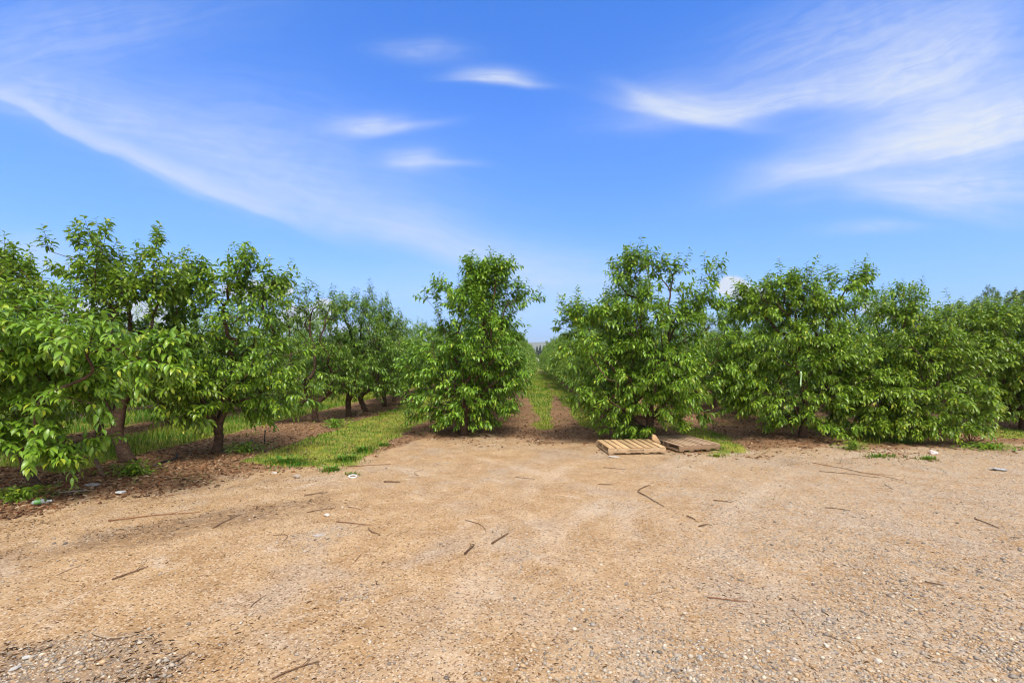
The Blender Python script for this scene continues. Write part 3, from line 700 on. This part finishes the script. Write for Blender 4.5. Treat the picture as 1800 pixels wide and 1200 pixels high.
STK = [(197, 1017, 262, 995, .011, 'dark straight stick on bare dirt between the bark streak and the grey gravel corner', None, 0, 1),
 (163, 1108, 240, 1110, .009, 'curved peeled pale-brown stick at the edge of the dark gravel corner', 'p', -.16, 0),
 (166, 1121, 212, 1117, .006, 'short dark twig just below the curved peeled stick', None, .03, 0),
 (192, 914, 352, 899, .010, 'long reddish stick lying in front of the thick leaning trunk', 'r', .03, 1),
 (230, 855, 312, 852, .012, 'dark flaky stick right beside the white plastic scrap', None, .04, 0),
 (591, 916, 653, 919, .009, 'straight orange-brown stick right of the clear plastic film', 'r', -.02, 0),
 (648, 928, 667, 937, .009, 'short dark stick end below the straight orange-brown stick', None, -.08, 0),
 (817, 970, 833, 956, .017, 'thick stubby stick, the left one of the centre pair', None, 0, 1),
 (864, 953, 890, 938, .015, 'thick stubby stick, the right one of the centre pair', None, .03, 1),
 (818, 914, 853, 933, .006, 'thin bowed twig above the centre pair of stubby sticks', None, .16, 0),
 (1120, 863, 1166, 889, .011, 'long dark stick meeting a shorter one in a V in front of the pallets', None, 0, 0),
 (1122, 861, 1141, 851, .010, 'short dark stick meeting a longer one in a V in front of the pallets', None, .05, 1),
 (479, 1183, 564, 1154, .008, 'forked dark branch at the bottom edge of the dirt yard', None, .07, 1),
 (1243, 1044, 1315, 1051, .007, 'reddish crumbly stick among the grey gravel', 'r', -.04, 1),
 (1626, 1019, 1660, 1027, .010, 'dark stick on the gravel, the nearer of two at the right', None, -.03, 0),
 (1713, 909, 1752, 925, .011, 'dark stick on the gravel, the farther of two at the right', None, .03, 0),
 (1425, 811, 1580, 842, .008, 'very long thin stick in front of the ribboned tree', 'r', .02, 1),
 (1440, 827, 1545, 838, .008, 'long stick just below the very long thin one by the ribboned tree', None, .03, 0),
 (1450, 891, 1494, 896, .008, 'lone brown stick on gravel in front of the low spreading tree', None, .02, 0),
 (624, 982, 636, 969, .005, 'small reddish twig alone on the sand below the orange-brown stick', 'r', 0, 0),
 (609, 817, 688, 813, .009, 'long reddish stick beside the small grass tufts', 'r', .02, 0),
 (534, 872, 576, 865, .011, 'dark knobbly stick below the tan rock', None, .03, 1),
 (540, 901, 590, 894, .008, 'forked stick above the clear plastic film', None, .05, 1),
 (480, 938, 499, 948, .006, 'small hooked twig left of the clear plastic film', None, .35, 0),
 (305, 1156, 342, 1138, .006, 'brown twig near the bottom, right of the dark gravel corner', None, .03, 0),
 (441, 1058, 468, 1039, .005, 'thin crooked twig on bare sand below the small hooked twig', None, .05, 1),
 (1052, 850, 1077, 850, .009, 'short flat-lying stick in front of the newer pallet', None, 0, 0),
 (1060, 819, 1100, 822, .008, 'thin stick nearest the front of the newer pallet', None, .02, 0),
 (1254, 879, 1288, 883, .009, 'crooked branched stick right of the V of sticks', None, .08, 1),
 (674, 845, 703, 846, .018, 'thick shaggy dark bark roll on the sand', None, .02, 0),
 (906, 836, 942, 840, .007, 'thin dark stick on the sand in front of the lane', None, 0, 0),
 (940, 1020, 947, 1001, .005, 'pale curved straw-like twig alone in the middle of the sand', 'p', -.15, 0),
 (99, 1009, 149, 990, .008, 'pale brown stick in the dark bark streak at the left', 'p', .03, 0),
 (374, 929, 424, 906, .009, 'dark stick at the tip of the bark streak', None, .03, 1),
 (611, 891, 636, 896, .012, 'pale barkless stick on the sand above the orange-brown stick', 'p', .03, 0),
 (736, 833, 746, 822, .009, 'pale bent stick curl near the grass strip', 'p', .25, 0),
 (1228, 923, 1244, 920, .012, 'small dark bark piece on sand, right of the centre', None, .05, 0),
 (1207, 905, 1222, 912, .010, 'short dark stick above the small dark bark piece', None, 0, 0)]
for k, (x1, y1, x2, y2, th, lab, mt, bow, fk) in enumerate(STK):
    stick(x1, y1, x2, y2, th, lab, {'r': M_STICKR, 'p': M_STICKP}.get(mt), bow, k, bool(fk))
stick(103, 871, 153, 866, .017, 'pale weathered branch lying under the nearest left tree', noisy('weathered_wood', (.36, .30, .24), (.48, .42, .35), 20), .03, 77)

# ------------------------------------------------------------------ pallets
def pallet(name, lab, loc, rz, woodA, woodB, gap_var, seed, stamp=False, slats=8, L=1.22, D=1.02):
    rng = np.random.default_rng(seed); root = empty(name, loc, rz)
    tag(root, lab, 'pallet', 'wooden pallets under the tree')
    for k, yy in enumerate((-D / 2 + .02, 0, D / 2 - .02)):           # stringers run along x
        m = MB(); m.box((0, yy, .065), (L, .038, .088)); st = m.build('stringer', woodA, root)
        bevel(st, .003)
        if stamp and k == 0:
            cu = bpy.data.curves.new('stamp', 'FONT'); cu.body = 'GRALLIX POT'; cu.size = .052; cu.align_x = 'CENTER'; cu.extrude = .0006
            ob = bpy.data.objects.new('stamp', cu); 
            me_ = bpy.data.meshes.new_from_object(ob); bpy.data.objects.remove(ob); ob = bpy.data.objects.new('stamp', me_); link(ob, st); me_.materials.clear(); me_.materials.append(M_INK)
            ob.location = (-.02, yy - .0195, .048); ob.rotation_euler = (math.pi / 2, 0, 0)
            nl = MB()
            for tx in (-.42, -.2, .13, .2, .36, .5): nl.tube([[tx, yy - .0185, .055 + .03 * rng.random()], [tx, yy - .0215, .06 + .03 * rng.random()]], .005, 6)
            nl.build('nail', M_INK, st)
    for k in range(slats):
        w = L / slats * (.80 if k else .84) * (1 + gap_var * (rng.random() - .5)); xx = -L / 2 + (k + .5) * L / slats + gap_var * .012 * rng.normal()
        m = MB(); m.box((xx, .004 * rng.normal(), .1195 + .0015 * rng.normal()), (w, D, .018), Matrix.Rotation(.012 * rng.normal(), 3, 'Z'))
        bevel(m.build('deck_board', woodB if rng.random() > .3 else woodA, root), .003)
    for xx in (-L / 2 + .055, -.2, .2, L / 2 - .055):
        m = MB(); m.box((xx, 0, .0105), (.10, D, .017)); bevel(m.build('bottom_board', woodA, root), .003)
    return root
def bevel(o, w):
    md = o.modifiers.new('soft_edges', 'BEVEL'); md.width = w; md.segments = 2; md.limit_method = 'ANGLE'
M_INK = noisy('ink', (.04, .025, .02), (.06, .04, .03), 40)
WN1 = noisy('new_pine', (.45, .31, .175), (.57, .42, .265), 7, .75, (1.5, 1.5, 9)); WN2 = noisy('new_pine_orange', (.47, .30, .15), (.57, .385, .215), 7, .75, (9, 1.2, 6))
WO1 = noisy('old_pine', (.27, .165, .095), (.38, .26, .165), 7, .9, (1.5, 1.5, 9)); WO2 = noisy('old_pine_grey', (.34, .225, .14), (.46, .33, .22), 7, .9, (9, 1.2, 6))
pa = (1.52 + .53, 9.85 + .58); pallet('wooden_pallet', 'clean tan wooden pallet with a dark ink stamp on its front stringer', (pa[0], pa[1], float(gz(*pa)) + .012), R(6.5), WN1, WN2, .15, 1, True)
pb = (3.32, 10.85); pallet('wooden_pallet', 'weathered grey-brown wooden pallet lying askew behind the clean one', (pb[0], pb[1], float(gz(*pb)) + .016), R(16 + 0), WO1, WO2, .5, 2, False, 9, 1.0, 1.3)
# broken board standing between them
m = MB(); p0 = P(1143, 772, 10.75); 
bd = MB(); bd.add([[-.11, 0, 0], [.10, .02, -.08], [.13, .02, -.05], [-.02, 0, .10], [-.10, 0, .12], [-.11, .03, 0], [.10, .05, -.08], [.13, .05, -.05], [-.02, .03, .10], [-.10, .03, .12]],
      [[[0, 1, 2, 3, 4]], [[9, 8, 7, 6, 5]], [[0, 5, 6, 1], [1, 6, 7, 2], [2, 7, 8, 3], [3, 8, 9, 4], [4, 9, 5, 0]]])
o = bd.build('broken_board', WN2); o.location = (2.66, 10.55, .19 + float(gz(2.66, 10.6))); o.rotation_euler = (R(-8), R(8), R(20)); bevel(o, .003); tag(o, 'splintered light wood board tipped up between the two pallets', 'board')

# ------------------------------------------------------------------ litter things
def plain(name, col, rough=.5, trans=0, spec=.5):
    m, nt = newmat(name); n = N(nt)
    tc = n('ShaderNodeTexCoord'); a = n.noise(tc.outputs['Object'], 30, 4)
    c = n.mix(n.smooth(a, .35, .75), col, tuple(v * .72 for v in col))
    p = n('ShaderNodeBsdfPrincipled', {'Base Color': c, 'Roughness': rough, 'Specular IOR Level': spec}); sh_ = p.outputs[0]
    if trans: sh_ = n('ShaderNodeMixShader', {0: trans, 1: sh_, 2: n('ShaderNodeBsdfTransparent').outputs[0]}).outputs[0]
    n.out(sh_); return m
def crumple(name, px, py, size, col, lab, cat, seed, flat=.5, rough=.5, asp=1.0, trans=0, jag=.5, rz=0.):
    """a crumpled lump: an icosphere pushed about, thin when flat is small"""
    import bmesh
    rng = np.random.default_rng(seed); bm = bmesh.new(); bmesh.ops.create_icosphere(bm, subdivisions=3, radius=1)
    co = np.array([v.co for v in bm.verts]); dirs = norm(rng.normal(size=(14, 3))); off = rng.uniform(.45, .95, 14)
    r_ = np.min(np.where(co @ dirs.T > .15, off / np.maximum(co @ dirs.T, .15), 2), 1); r_ = np.minimum(r_, 1.15) * (1 + jag * .25 * (rng.random(len(co)) - .5))
    for v, k in zip(bm.verts, r_): v.co = Vector((v.co.x * k * size * asp, v.co.y * k * size, v.co.z * k * size * flat))
    me = bpy.data.meshes.new(name); bm.to_mesh(me); bm.free(); me.materials.append(plain(name + '_surface', col, rough, trans))
    o = bpy.data.objects.new(name, me); link(o); g = G(px, py); o.location = (g[0], g[1], float(gz(*g)) + size * flat * .62); o.rotation_euler = (0, .1, rz)
    return tag(o, lab, cat)
crumple('plastic_scrap', 211, 866, .075, (.80, .79, .76), 'flat white plastic scrap on the litter by the leaning trunk', 'litter', 3, .28, .5, 1.1, 0, .3, .3)
crumple('flat_stone', 162, 857, .085, (.42, .40, .37), 'flat grey stone slab at the foot of the left trees', 'stone', 4, .35, .9, 1.0, 0, .3, -.3)
crumple('rock', 521, 838, .055, (.40, .33, .27), 'tan rock in front of the grass strip corner', 'rock', 5, .65, .9, 1.15, 0, .3)
crumple('paper_ball', 1640, 796, .075, (.80, .66, .62), 'pinkish white crumpled paper ball by the drooping right tree', 'litter', 6, .85, .7, 1.0, 0, .6)
crumple('plastic_film', 560, 937, .05, (.72, .66, .60), 'clear crinkled plastic film pressed into the sand', 'litter', 7, .12, .3, 2.2, .45, .8, .45)
crumple('paper_scrap', 482, 829, .045, (.74, .72, .70), 'tiny white paper scrap at the grass strip corner', 'litter', 8, .3, .7, 1.3, 0, .5)
crumple('plastic_wrap', 1080, 801, .075, (.66, .62, .57), 'crinkled clear wrap at the front corner of the clean pallet', 'litter', 9, .2, .3, 1.5, .35, .9)
crumple('paper_wad', 1160, 790, .06, (.76, .72, .66), 'white paper wad lying between the two pallets', 'litter', 10, .5, .7, 1.2, 0, .7)
crumple('grey_rag', 1757, 823, .10, (.45, .47, .50), 'grey plastic shred among sticks at the right edge', 'litter', 12, .22, .5, 1.5, 0, .9)
# loose pale stones big enough to pick out
for k, (px, py, s, c, lab) in enumerate([(47, 1152, .022, (.50, .48, .44), 'pale flat stone at the bottom left of the gravel corner'), (27, 1170, .026, (.46, .44, .41), 'larger grey stone at the very bottom left'),
        (423, 1088, .016, (.55, .47, .38), 'small tan stone near the crooked twig'), (1453, 1130, .022, (.60, .54, .46), 'pale stone right of centre at the bottom of the gravel'),
        (1398, 1153, .022, (.52, .46, .40), 'oblong stone at the bottom of the gravel'), (1543, 1157, .024, (.58, .50, .41), 'angular light stone at the bottom right of the gravel'),
        (1230, 1150, .023, (.34, .33, .32), 'dark grey stone at the bottom of the gravel'), (575, 905, .035, (.58, .52, .46), 'white chalky stone beside the forked stick')]):
    crumple('stone', px, py, s, c, lab, 'stone', 40 + k, .55, .9, 1.25, 0, .25, k * .7)['group'] = 'loose stones on the yard'
# ring lid
g = G(620, 836); m = MB(); th = np.linspace(0, 2 * math.pi, 25)
m.tube(np.stack([.062 * np.cos(th), .062 * np.sin(th), 0 * th + .012], -1), .011, 8, False); o = m.build('ring_lid', plain('lid_white', (.85, .85, .84), .4), None, True)
o.location = (g[0], g[1], float(gz(*g)) + .004); o.rotation_euler = (.12, .1, 0); tag(o, 'white plastic ring lid below the small grass tuft', 'lid')
# crushed bottle: body + label band + cap
g = G(73, 886); bt = empty('plastic_bottle', (g[0], g[1], float(gz(*g)) + .035), .5); tag(bt, 'crushed clear plastic bottle with green tint at the left edge', 'bottle')
rngb = np.random.default_rng(4); t = np.linspace(-.09, .09, 14)
m = MB(); m.tube(np.stack([t, .006 * np.sin(t * 40), .004 * np.cos(t * 60)], -1), np.interp(t, [-.09, -.083, .03, .065, .09], [.02, .034, .036, .016, .013]), 14, wob=.35, rng=rngb)
m.build('body', plain('bottle_clear', (.62, .68, .64), .2, .35), bt, False)
t2 = np.linspace(-.06, -.005, 5); m = MB(); m.tube(np.stack([t2, .006 * np.sin(t2 * 40), .004 * np.cos(t2 * 60)], -1), .0385, 14, False, .12, rngb); m.build('wrapper', plain('wrapper_green', (.16, .42, .10), .4), bt)
m = MB(); m.tube([[.09, -.003, 0], [.104, -.003, 0]], .016, 12); m.build('cap', plain('cap_white', (.8, .82, .8), .4), bt)
# black hose end, sprinkler riser, pale stake
M_BLK = plain('black_poly', (.018, .018, .02), .45)
m = MB(); a = G(268, 822); b_ = G(304, 812); m.tube([[a[0], a[1], .03], [(a[0] + b_[0]) / 2, (a[1] + b_[1]) / 2, .055], [b_[0], b_[1], .05], [b_[0] + .05, b_[1] + .02, .08], [b_[0] + .07, b_[1] + .03, .17]], [.022, .022, .022, .02, .017], 9)
tag(m.build('irrigation_hose', M_BLK, None, True), 'black bent irrigation hose end on the litter right of the leaning trunk', 'hose')
g = G(465, 781); rs = empty('sprinkler_riser', (g[0], g[1], float(gz(*g)))); tag(rs, 'thin black sprinkler riser standing in weeds behind the second trunk', 'sprinkler')
m = MB(); m.tube([[0, 0, -.05], [.004, 0, .16], [.012, 0, .29]], .012, 8); m.build('stem', M_BLK, rs, True)
m = MB(); m.tube([[.012, 0, .285], [.013, 0, .30], [.014, 0, .325]], [.017, .02, .010], 8); m.build('nozzle', M_BLK, rs, True)
def stake(px1, py1, px2, py2, Yd, r_, mat, lab):
    a = P(px1, py1, Yd); b_ = P(px2, py2, Yd + .15); a[2] = float(gz(a[0], a[1])) - .03
    m = MB(); m.tube([a, (a + b_) / 2 + [0, 0, .01], b_], [r_, r_, r_ * .9], 7, wob=.2, rng=np.random.default_rng(2)); o = m.build('wooden_stake', mat); tag(o, lab, 'stake', 'stakes leaning among the trunks')
stake(627, 734, 637, 721, 16.3, .022, M_STICKP, 'pale leaning stake between two dark trunks')
stake(624, 733, 626, 721, 16.4, .02, M_STICK, 'short dark upright stake just left of the pale one')
stake(183, 846, 168, 808, 7.9, .035, bark_material('stake_bark', (.10, .05, .03), (.22, .13, .085), (.3, .22, .16)), 'reddish bare stump post between the two leftmost trunks')
# ribbon in the ribboned tree
a = P(1408, 654, 10.75); m = MB()
t = np.linspace(0, 1, 8); V = []
for k in t:
    for s in (-1, 1):
        for q_ in (0, .0015): V.append([a[0] + s * .017 + .01 * math.sin(k * 5), a[1] + q_ + .012 * math.sin(k * 4), a[2] + .02 - .33 * k])
V = np.array(V); Fq = []
for k in range(7):
    b0 = k * 4; Fq += [[b0, b0 + 2, b0 + 6, b0 + 4], [b0 + 1, b0 + 5, b0 + 7, b0 + 3], [b0, b0 + 4, b0 + 5, b0 + 1], [b0 + 2, b0 + 3, b0 + 7, b0 + 6]]
m.add(V, [Fq, [[0, 1, 3, 2], [28, 30, 31, 29]]]); tag(m.build('marking_ribbon', plain('ribbon_green', (.42, .62, .36), .5)), 'pale green marking ribbon hanging in the flat-topped tree', 'ribbon')
# bare twiggy cut-off branch at the right
rb = np.random.default_rng(9); g = G(1706, 781); tw = MB()
for k in range(9):
    d = np.array([rb.normal() * .8 + .3, rb.normal() * .4, .25 + .5 * rb.random()]); d /= np.linalg.norm(d); L = rb.uniform(.2, .42)
    p = [np.zeros(3), d * L * .5 + [0, 0, .02], d * L + rb.normal(size=3) * .03]; tw.tube(p, [.014, .009, .005], 6)
    e = p[1] + (d + rb.normal(size=3) * .5) * L * .35; tw.tube([p[1], e], [.007, .003], 5)
o = tw.build('brush_pile', M_STICK, None, True); o.location = (g[0], g[1], float(gz(*g)) + .01); tag(o, 'bare twiggy cut branch beneath the tip of the drooping right tree', 'branch')

# ------------------------------------------------------------------ weeds one could point at, one object each
def weed(px, py, rad, h, n, seed, lab, broad=False, tint=(.085, .21, .018)):
    rng = np.random.default_rng(seed); g = G(px, py); 
    a = rng.random(n) * 6.28; rr = rad * .62 * np.abs(rng.normal(size=n)); x = np.cos(a) * rr * 1.5; y = np.sin(a) * rr
    if broad:
        z = rng.random(n) ** 1.2 * h
        pos = np.stack([x, y, z + .01], -1); d = np.stack([np.cos(a), np.sin(a), -.2 + .6 * rng.random(n)], -1) + rng.normal(size=(n, 3)) * .4
        LV, LF, LC = leaves(pos, d, np.array([0, 0, 1.]) + rng.normal(size=(n, 3)) * .3, rng.uniform(.05, .11, n), rng.random(n), (rng.random(n) > .9) * .4, LEAF_LO)
        m0 = len(LV); sv = np.concatenate([pos + [.002, 0, 0], pos - [.002, 0, 0]]); LV = np.concatenate([LV, [[0, 0, -.01]], sv])
        LF = LF + [np.stack([np.full(n, m0), m0 + 1 + np.arange(n), m0 + 1 + n + np.arange(n)], -1)]; LC = np.concatenate([LC, np.tile([.3, 0, 1.], (1 + 2 * n, 1))])
        o = mesh_np('weed_clump', LV, LF, M_LEAF, None, {'leaf': LC})
    else:
        hh = h * rng.uniform(.5, 1.2, n); lean = rng.uniform(.2, 1.0, n); w = rng.uniform(.004, .009, n)
        fw = np.stack([np.cos(a), np.sin(a), 0 * a], -1) ; sd = np.stack([-np.sin(a), np.cos(a), 0 * a], -1) * w[:, None]; b0 = np.stack([x, y, 0 * x - .01], -1); up = np.array([0, 0, 1.])
        m1 = b0 + up * (hh * .65)[:, None] + fw * (hh * lean * .35)[:, None]; tp = b0 + up * (hh * (1 - .4 * lean))[:, None] + fw * (hh * lean)[:, None]
        V = np.stack([b0 - sd, b0 + sd, m1 + sd, m1 - sd, tp], 1); off = np.arange(n)[:, None] * 5
        c = np.array(tint) * rng.uniform(.6, 1.6, n)[:, None]; c = np.where((rng.random(n) > .72)[:, None], [.34, .34, .06], c)
        V = V.reshape(-1, 3); V = np.concatenate([V, [[0, 0, -.004]]])
        o = mesh_np('weed_clump', V, [off + [0, 1, 2, 3], np.concatenate([off + [3, 2, 4], np.concatenate([off + [0, 1], np.full((n, 1), 5 * n)], 1)])], M_GRASS, None, {'tint': np.concatenate([np.repeat(c, 5, 0), c[:1] * .6])})
    o.location = (g[0], g[1], float(gz(*g))); return tag(o, lab, 'weed', 'weed clumps along the orchard edge')
weed(583, 824, .13, .10, 260, 1, 'round dark green weed tuft on bare dirt beside the long reddish stick')
weed(618, 832, .08, .06, 120, 2, 'small pale green tuft just above the white ring lid', tint=(.10, .18, .02))
weed(612, 806, .19, .14, 300, 3, 'wide bright weed tuft at the near edge of the yellow grass')
weed(642, 793, .13, .17, 240, 4, 'spiky upright tuft at the near edge of the yellow grass')
weed(675, 784, .12, .10, 200, 5, 'small dark weed tuft at the right corner of the yellow grass')
weed(505, 812, .35, .13, 500, 6, 'broad clover-like weed patch at the left corner of the grass strip')
weed(430, 795, .34, .18, 330, 7, 'dark leafy weeds right of the three-forked trunk', True)
weed(235, 838, .24, .22, 260, 8, 'bright leafy suckers around the base of the leaning trunk', True)
weed(35, 880, .28, .16, 320, 9, 'leafy green weeds at the foot of the nearest left trunk', True)
weed(1260, 800, .14, .07, 150, 10, 'yellow-green weed patch in front of the weathered pallet', tint=(.16, .22, .02))
weed(1258, 789, .10, .12, 130, 11, 'little green tuft at the corner of the weathered pallet')
weed(1632, 806, .12, .09, 180, 12, 'green tuft in front of the pinkish paper ball')
weed(1545, 802, .22, .08, 200, 13, 'thin weed patch left of the pinkish paper ball')
weed(1110, 776, .30, .26, 260, 14, 'leafy suckers sprouting behind the clean pallet', True)
weed(1740, 786, .40, .10, 420, 15, 'low creeping weeds by the bare twiggy branch', True)
weed(590, 752, .30, .22, 330, 16, 'dark leafy suckers at the foot of the open-topped tree', True)
weed(1500, 790, .18, .16, 200, 17, 'dark leafy sprout at the yard edge left of the tall grass', True)

# ------------------------------------------------------------------ air
hz = MB(); hz.box((0, 0, 74), (7800, 7800, 152)); m, nt = newmat('haze_air'); n = N(nt)
pv = n('ShaderNodeVolumePrincipled', {'Color': (.80, .88, 1.0, 1), 'Density': .00018, 'Anisotropy': .2}); ov = n('ShaderNodeOutputMaterial'); nt.links.new(pv.outputs[0], ov.inputs['Volume'])
tag(hz.build('haze', m), 'pale blue air between the camera and the far hill', 'haze', kind='stuff')

# ------------------------------------------------------------------ camera, light, sky
cam = bpy.data.cameras.new('camera'); cam.sensor_width = 36; cam.lens = F / 1800 * 36; cam.clip_end = 20000; cam.clip_start = .05
cam.shift_x = -(VX - 900) / 1800; cam.shift_y = (VY - 600) / 1800
co = bpy.data.objects.new('camera', cam); link(co); co.location = (0, 0, CH); co.rotation_euler = (math.pi / 2, 0, 0); scene.camera = co
SUN_EL, SUN_AZ = R(60), R(160)           # azimuth clockwise from +Y: high, behind the camera's right shoulder
sl = bpy.data.lights.new('sun', 'SUN'); sl.energy = 2.35; sl.angle = R(20); sl.color = (1, .94, .83)
so = bpy.data.objects.new('sun', sl); link(so)
sd = Vector((math.sin(SUN_AZ) * math.cos(SUN_EL), math.cos(SUN_AZ) * math.cos(SUN_EL), math.sin(SUN_EL)))
so.rotation_euler = (-sd).to_track_quat('-Z', 'Y').to_euler(); so.location = sd * 50

wd = bpy.data.worlds.new('World'); scene.world = wd; wd.use_nodes = True; nt = wd.node_tree; nt.nodes.clear(); n = N(nt)
sky = n('ShaderNodeTexSky', sky_type='NISHITA', sun_disc=False, sun_elevation=SUN_EL, sun_rotation=SUN_AZ, air_density=1.0, dust_density=.6, ozone_density=1.6)
tc = n('ShaderNodeTexCoord'); dv = tc.outputs['Generated']
sp = n('ShaderNodeSeparateXYZ', {0: dv})
yy = n.math('MAXIMUM', sp.outputs[1], .02)
u = n.math('DIVIDE', sp.outputs[0], yy); v = n.math('DIVIDE', sp.outputs[2], yy)
uv = n('ShaderNodeCombineXYZ', {0: u, 1: v}).outputs[0]
w1 = n('ShaderNodeTexNoise', {'Vector': uv, 'Scale': 2.2, 'Detail': 3.0}); 
wv = n('ShaderNodeVectorMath', {0: n('ShaderNodeVectorMath', {0: w1.outputs['Color'], 1: (.5, .5, .5)}, operation='SUBTRACT').outputs[0], 1: (.22, .10, 0)}, operation='MULTIPLY').outputs[0]
uw = n('ShaderNodeVectorMath', {0: uv, 1: wv}, operation='ADD').outputs[0]
def cloud(px, py, rx, ry, ang, amp, grain=.6, soft=1.0, asym=0.0):
    """one wisp of cirrus placed by direction; ang in degrees (counter-clockwise in the picture)"""
    m1 = n('ShaderNodeMapping', {'Vector': n('ShaderNodeVectorMath', {0: uw, 1: ((px - VX) / F, (VY - py) / F, 0)}, operation='SUBTRACT').outputs[0], 'Rotation': (0, 0, R(-ang))}).outputs[0]
    m2 = n('ShaderNodeMapping', {'Vector': m1, 'Scale': (F / rx, F / ry, 1)}).outputs[0]
    ss = n('ShaderNodeSeparateXYZ', {0: m2}); yv = ss.outputs[1]
    if asym: yv = n.math('MULTIPLY', yv, n.math('ADD', 1.0, n.math('MULTIPLY', n.math('LESS_THAN', yv, 0.0), asym)))
    d = n.math('ADD', n.math('POWER', n.math('ABSOLUTE', ss.outputs[0]), 2.0), n.math('POWER', n.math('ABSOLUTE', yv), 2.0))
    g_ = n.math('EXPONENT', n.math('MULTIPLY', d, -1.0))
    st = n('ShaderNodeMapping', {'Vector': m1, 'Scale': (3.2, 30.0, 1), 'Rotation': (0, 0, R(9))}).outputs[0]
    nz = n.math('ADD', n.math('MULTIPLY', n.noise(st, 1.0, 9, .62, 1.1), .7), n.math('MULTIPLY', n.noise(m1, 9.0, 6, .6, .8), .3))
    gr_ = min(.8, grain + .12)
    return n.math('MULTIPLY', n.math('MULTIPLY', g_, n.math('ADD', 1 - gr_, n.math('MULTIPLY', n.smooth(nz, .33, .66), gr_ * 1.25))), amp)
CL = [(60, 190, 330, 60, -8, .32, .5, 1, 1.0), (120, 238, 240, 22, -22, .36, .2, 1, 3.2), (330, 312, 230, 22, -21, .36, .2, 1, 3.2), (560, 380, 300, 58, -17, .32, .4, 1, 3.0), (470, 300, 300, 60, -15, .20, .6, 1, 1.0), (800, 440, 180, 40, -18, .34, .4, 1, 1.2),
      (450, 260, 300, 100, -12, .16, .5), (120, 70, 260, 70, 12, .22, .5), (870, 145, 66, 20, -3, .66, .3, 1, 2.5), (905, 152, 60, 7, -2, .3, .3), (650, 232, 70, 22, 2, .56, .3, 1, .8), (700, 236, 70, 8, 8, .3, .3), (728, 290, 42, 18, 4, .46, .3), (765, 294, 60, 6, 4, .3, .3), (740, 88, 80, 18, 0, .24, .4),
      (1215, 208, 105, 36, -12, .62, .3, 1, 2.6), (1380, 192, 220, 50, 8, .50, .4, 1, 2.6), (1150, 180, 60, 12, -28, .35, .3), (1620, 120, 170, 70, 22, .55, .4), (1730, 225, 220, 78, 12, .80, .3, 1, .3), (1550, 278, 200, 42, 15, .56, .4, 1, 2.0), (1480, 60, 260, 80, 20, .28, .5),
      (1700, 325, 220, 30, 2, .55, .5), (1660, 360, 150, 22, -8, .36, .5), (1400, 300, 70, 14, -4, .26, .4), (1540, 405, 80, 12, 1, .30, .4), (1750, 60, 160, 90, 0, .22, .5),
      (1000, 470, 200, 40, -4, .22, .5), (900, 520, 300, 40, 0, .25, .4), (50, 440, 90, 30, -8, .42, .4), (300, 480, 300, 30, 0, .18, .4)]
dens = None
for c in CL:
    d = cloud(*c); dens = d if dens is None else n.math('ADD', dens, n.math('MULTIPLY', d, n.math('SUBTRACT', 1.0, dens)))
# small heaped clouds low over the trees
for (px, py, rx, ry, am) in [(440, 512, 60, 20, .95), (490, 510, 30, 14, .95), (525, 560, 60, 26, .9), (570, 540, 24, 16, .9), (1290, 505, 36, 20, .95), (1320, 520, 40, 16, .9), (1540, 542, 34, 14, .9), (200, 560, 160, 40, .7), (610, 590, 100, 26, .5)]:
    m1 = n('ShaderNodeMapping', {'Vector': n('ShaderNodeVectorMath', {0: uv, 1: ((px - VX) / F, (VY - py) / F, 0)}, operation='SUBTRACT').outputs[0], 'Scale': (F / rx, F / ry, 1)}).outputs[0]
    ln = n('ShaderNodeVectorMath', {0: m1}, operation='LENGTH').outputs['Value']
    nz = n.noise(uv, 26.0, 5, .6)
    e = n.math('MULTIPLY', n.smooth(n.math('ADD', ln, n.math('MULTIPLY', nz, .9)), 1.6, 1.05), am)
    dens = n.math('ADD', dens, n.math('MULTIPLY', e, n.math('SUBTRACT', 1.0, dens)))
dens = n.math('MINIMUM', n.math('MULTIPLY', dens, 1.35), 1.0)
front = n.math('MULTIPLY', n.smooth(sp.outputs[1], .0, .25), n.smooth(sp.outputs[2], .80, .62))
nb = n.noise(dv, 3.0, 5, .6); back = n.math('MULTIPLY_ADD', n.smooth(nb, .3, .7), .35, .6)       # overhead and behind, unseen: bright cloud veil added to fill the shadows
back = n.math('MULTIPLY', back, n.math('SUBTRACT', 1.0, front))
tint = n.mix(1.0, sky.outputs[0], (.14, .58, 1.22), 'MULTIPLY')
el = n.math('MAXIMUM', sp.outputs[2], 0.0)
tint = n.mix(n.math('MULTIPLY', n.math('EXPONENT', n.math('MULTIPLY', el, -4.7)), .84), tint, (2.45, 2.65, 3.5))   # milky air low over the horizon
mixc = n.mix(n.math('MINIMUM', dens, 1.0), tint, (3.05, 3.35, 3.9))
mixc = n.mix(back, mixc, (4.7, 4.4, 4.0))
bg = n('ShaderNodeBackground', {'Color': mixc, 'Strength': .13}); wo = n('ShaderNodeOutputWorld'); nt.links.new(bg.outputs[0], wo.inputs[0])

scene.view_settings.view_transform = 'Standard'; scene.view_settings.look = 'None'; scene.view_settings.gamma = 1; scene.view_settings.exposure = 0.92
scene.view_settings.use_curve_mapping = False
scene.cycles.max_bounces = 8; scene.cycles.transparent_max_bounces = 12; scene.cycles.diffuse_bounces = 3
scene.cycles.use_denoising = True
scene.cycles.filter_width = 1.05
scene.cycles.denoising_prefilter = 'ACCURATE'
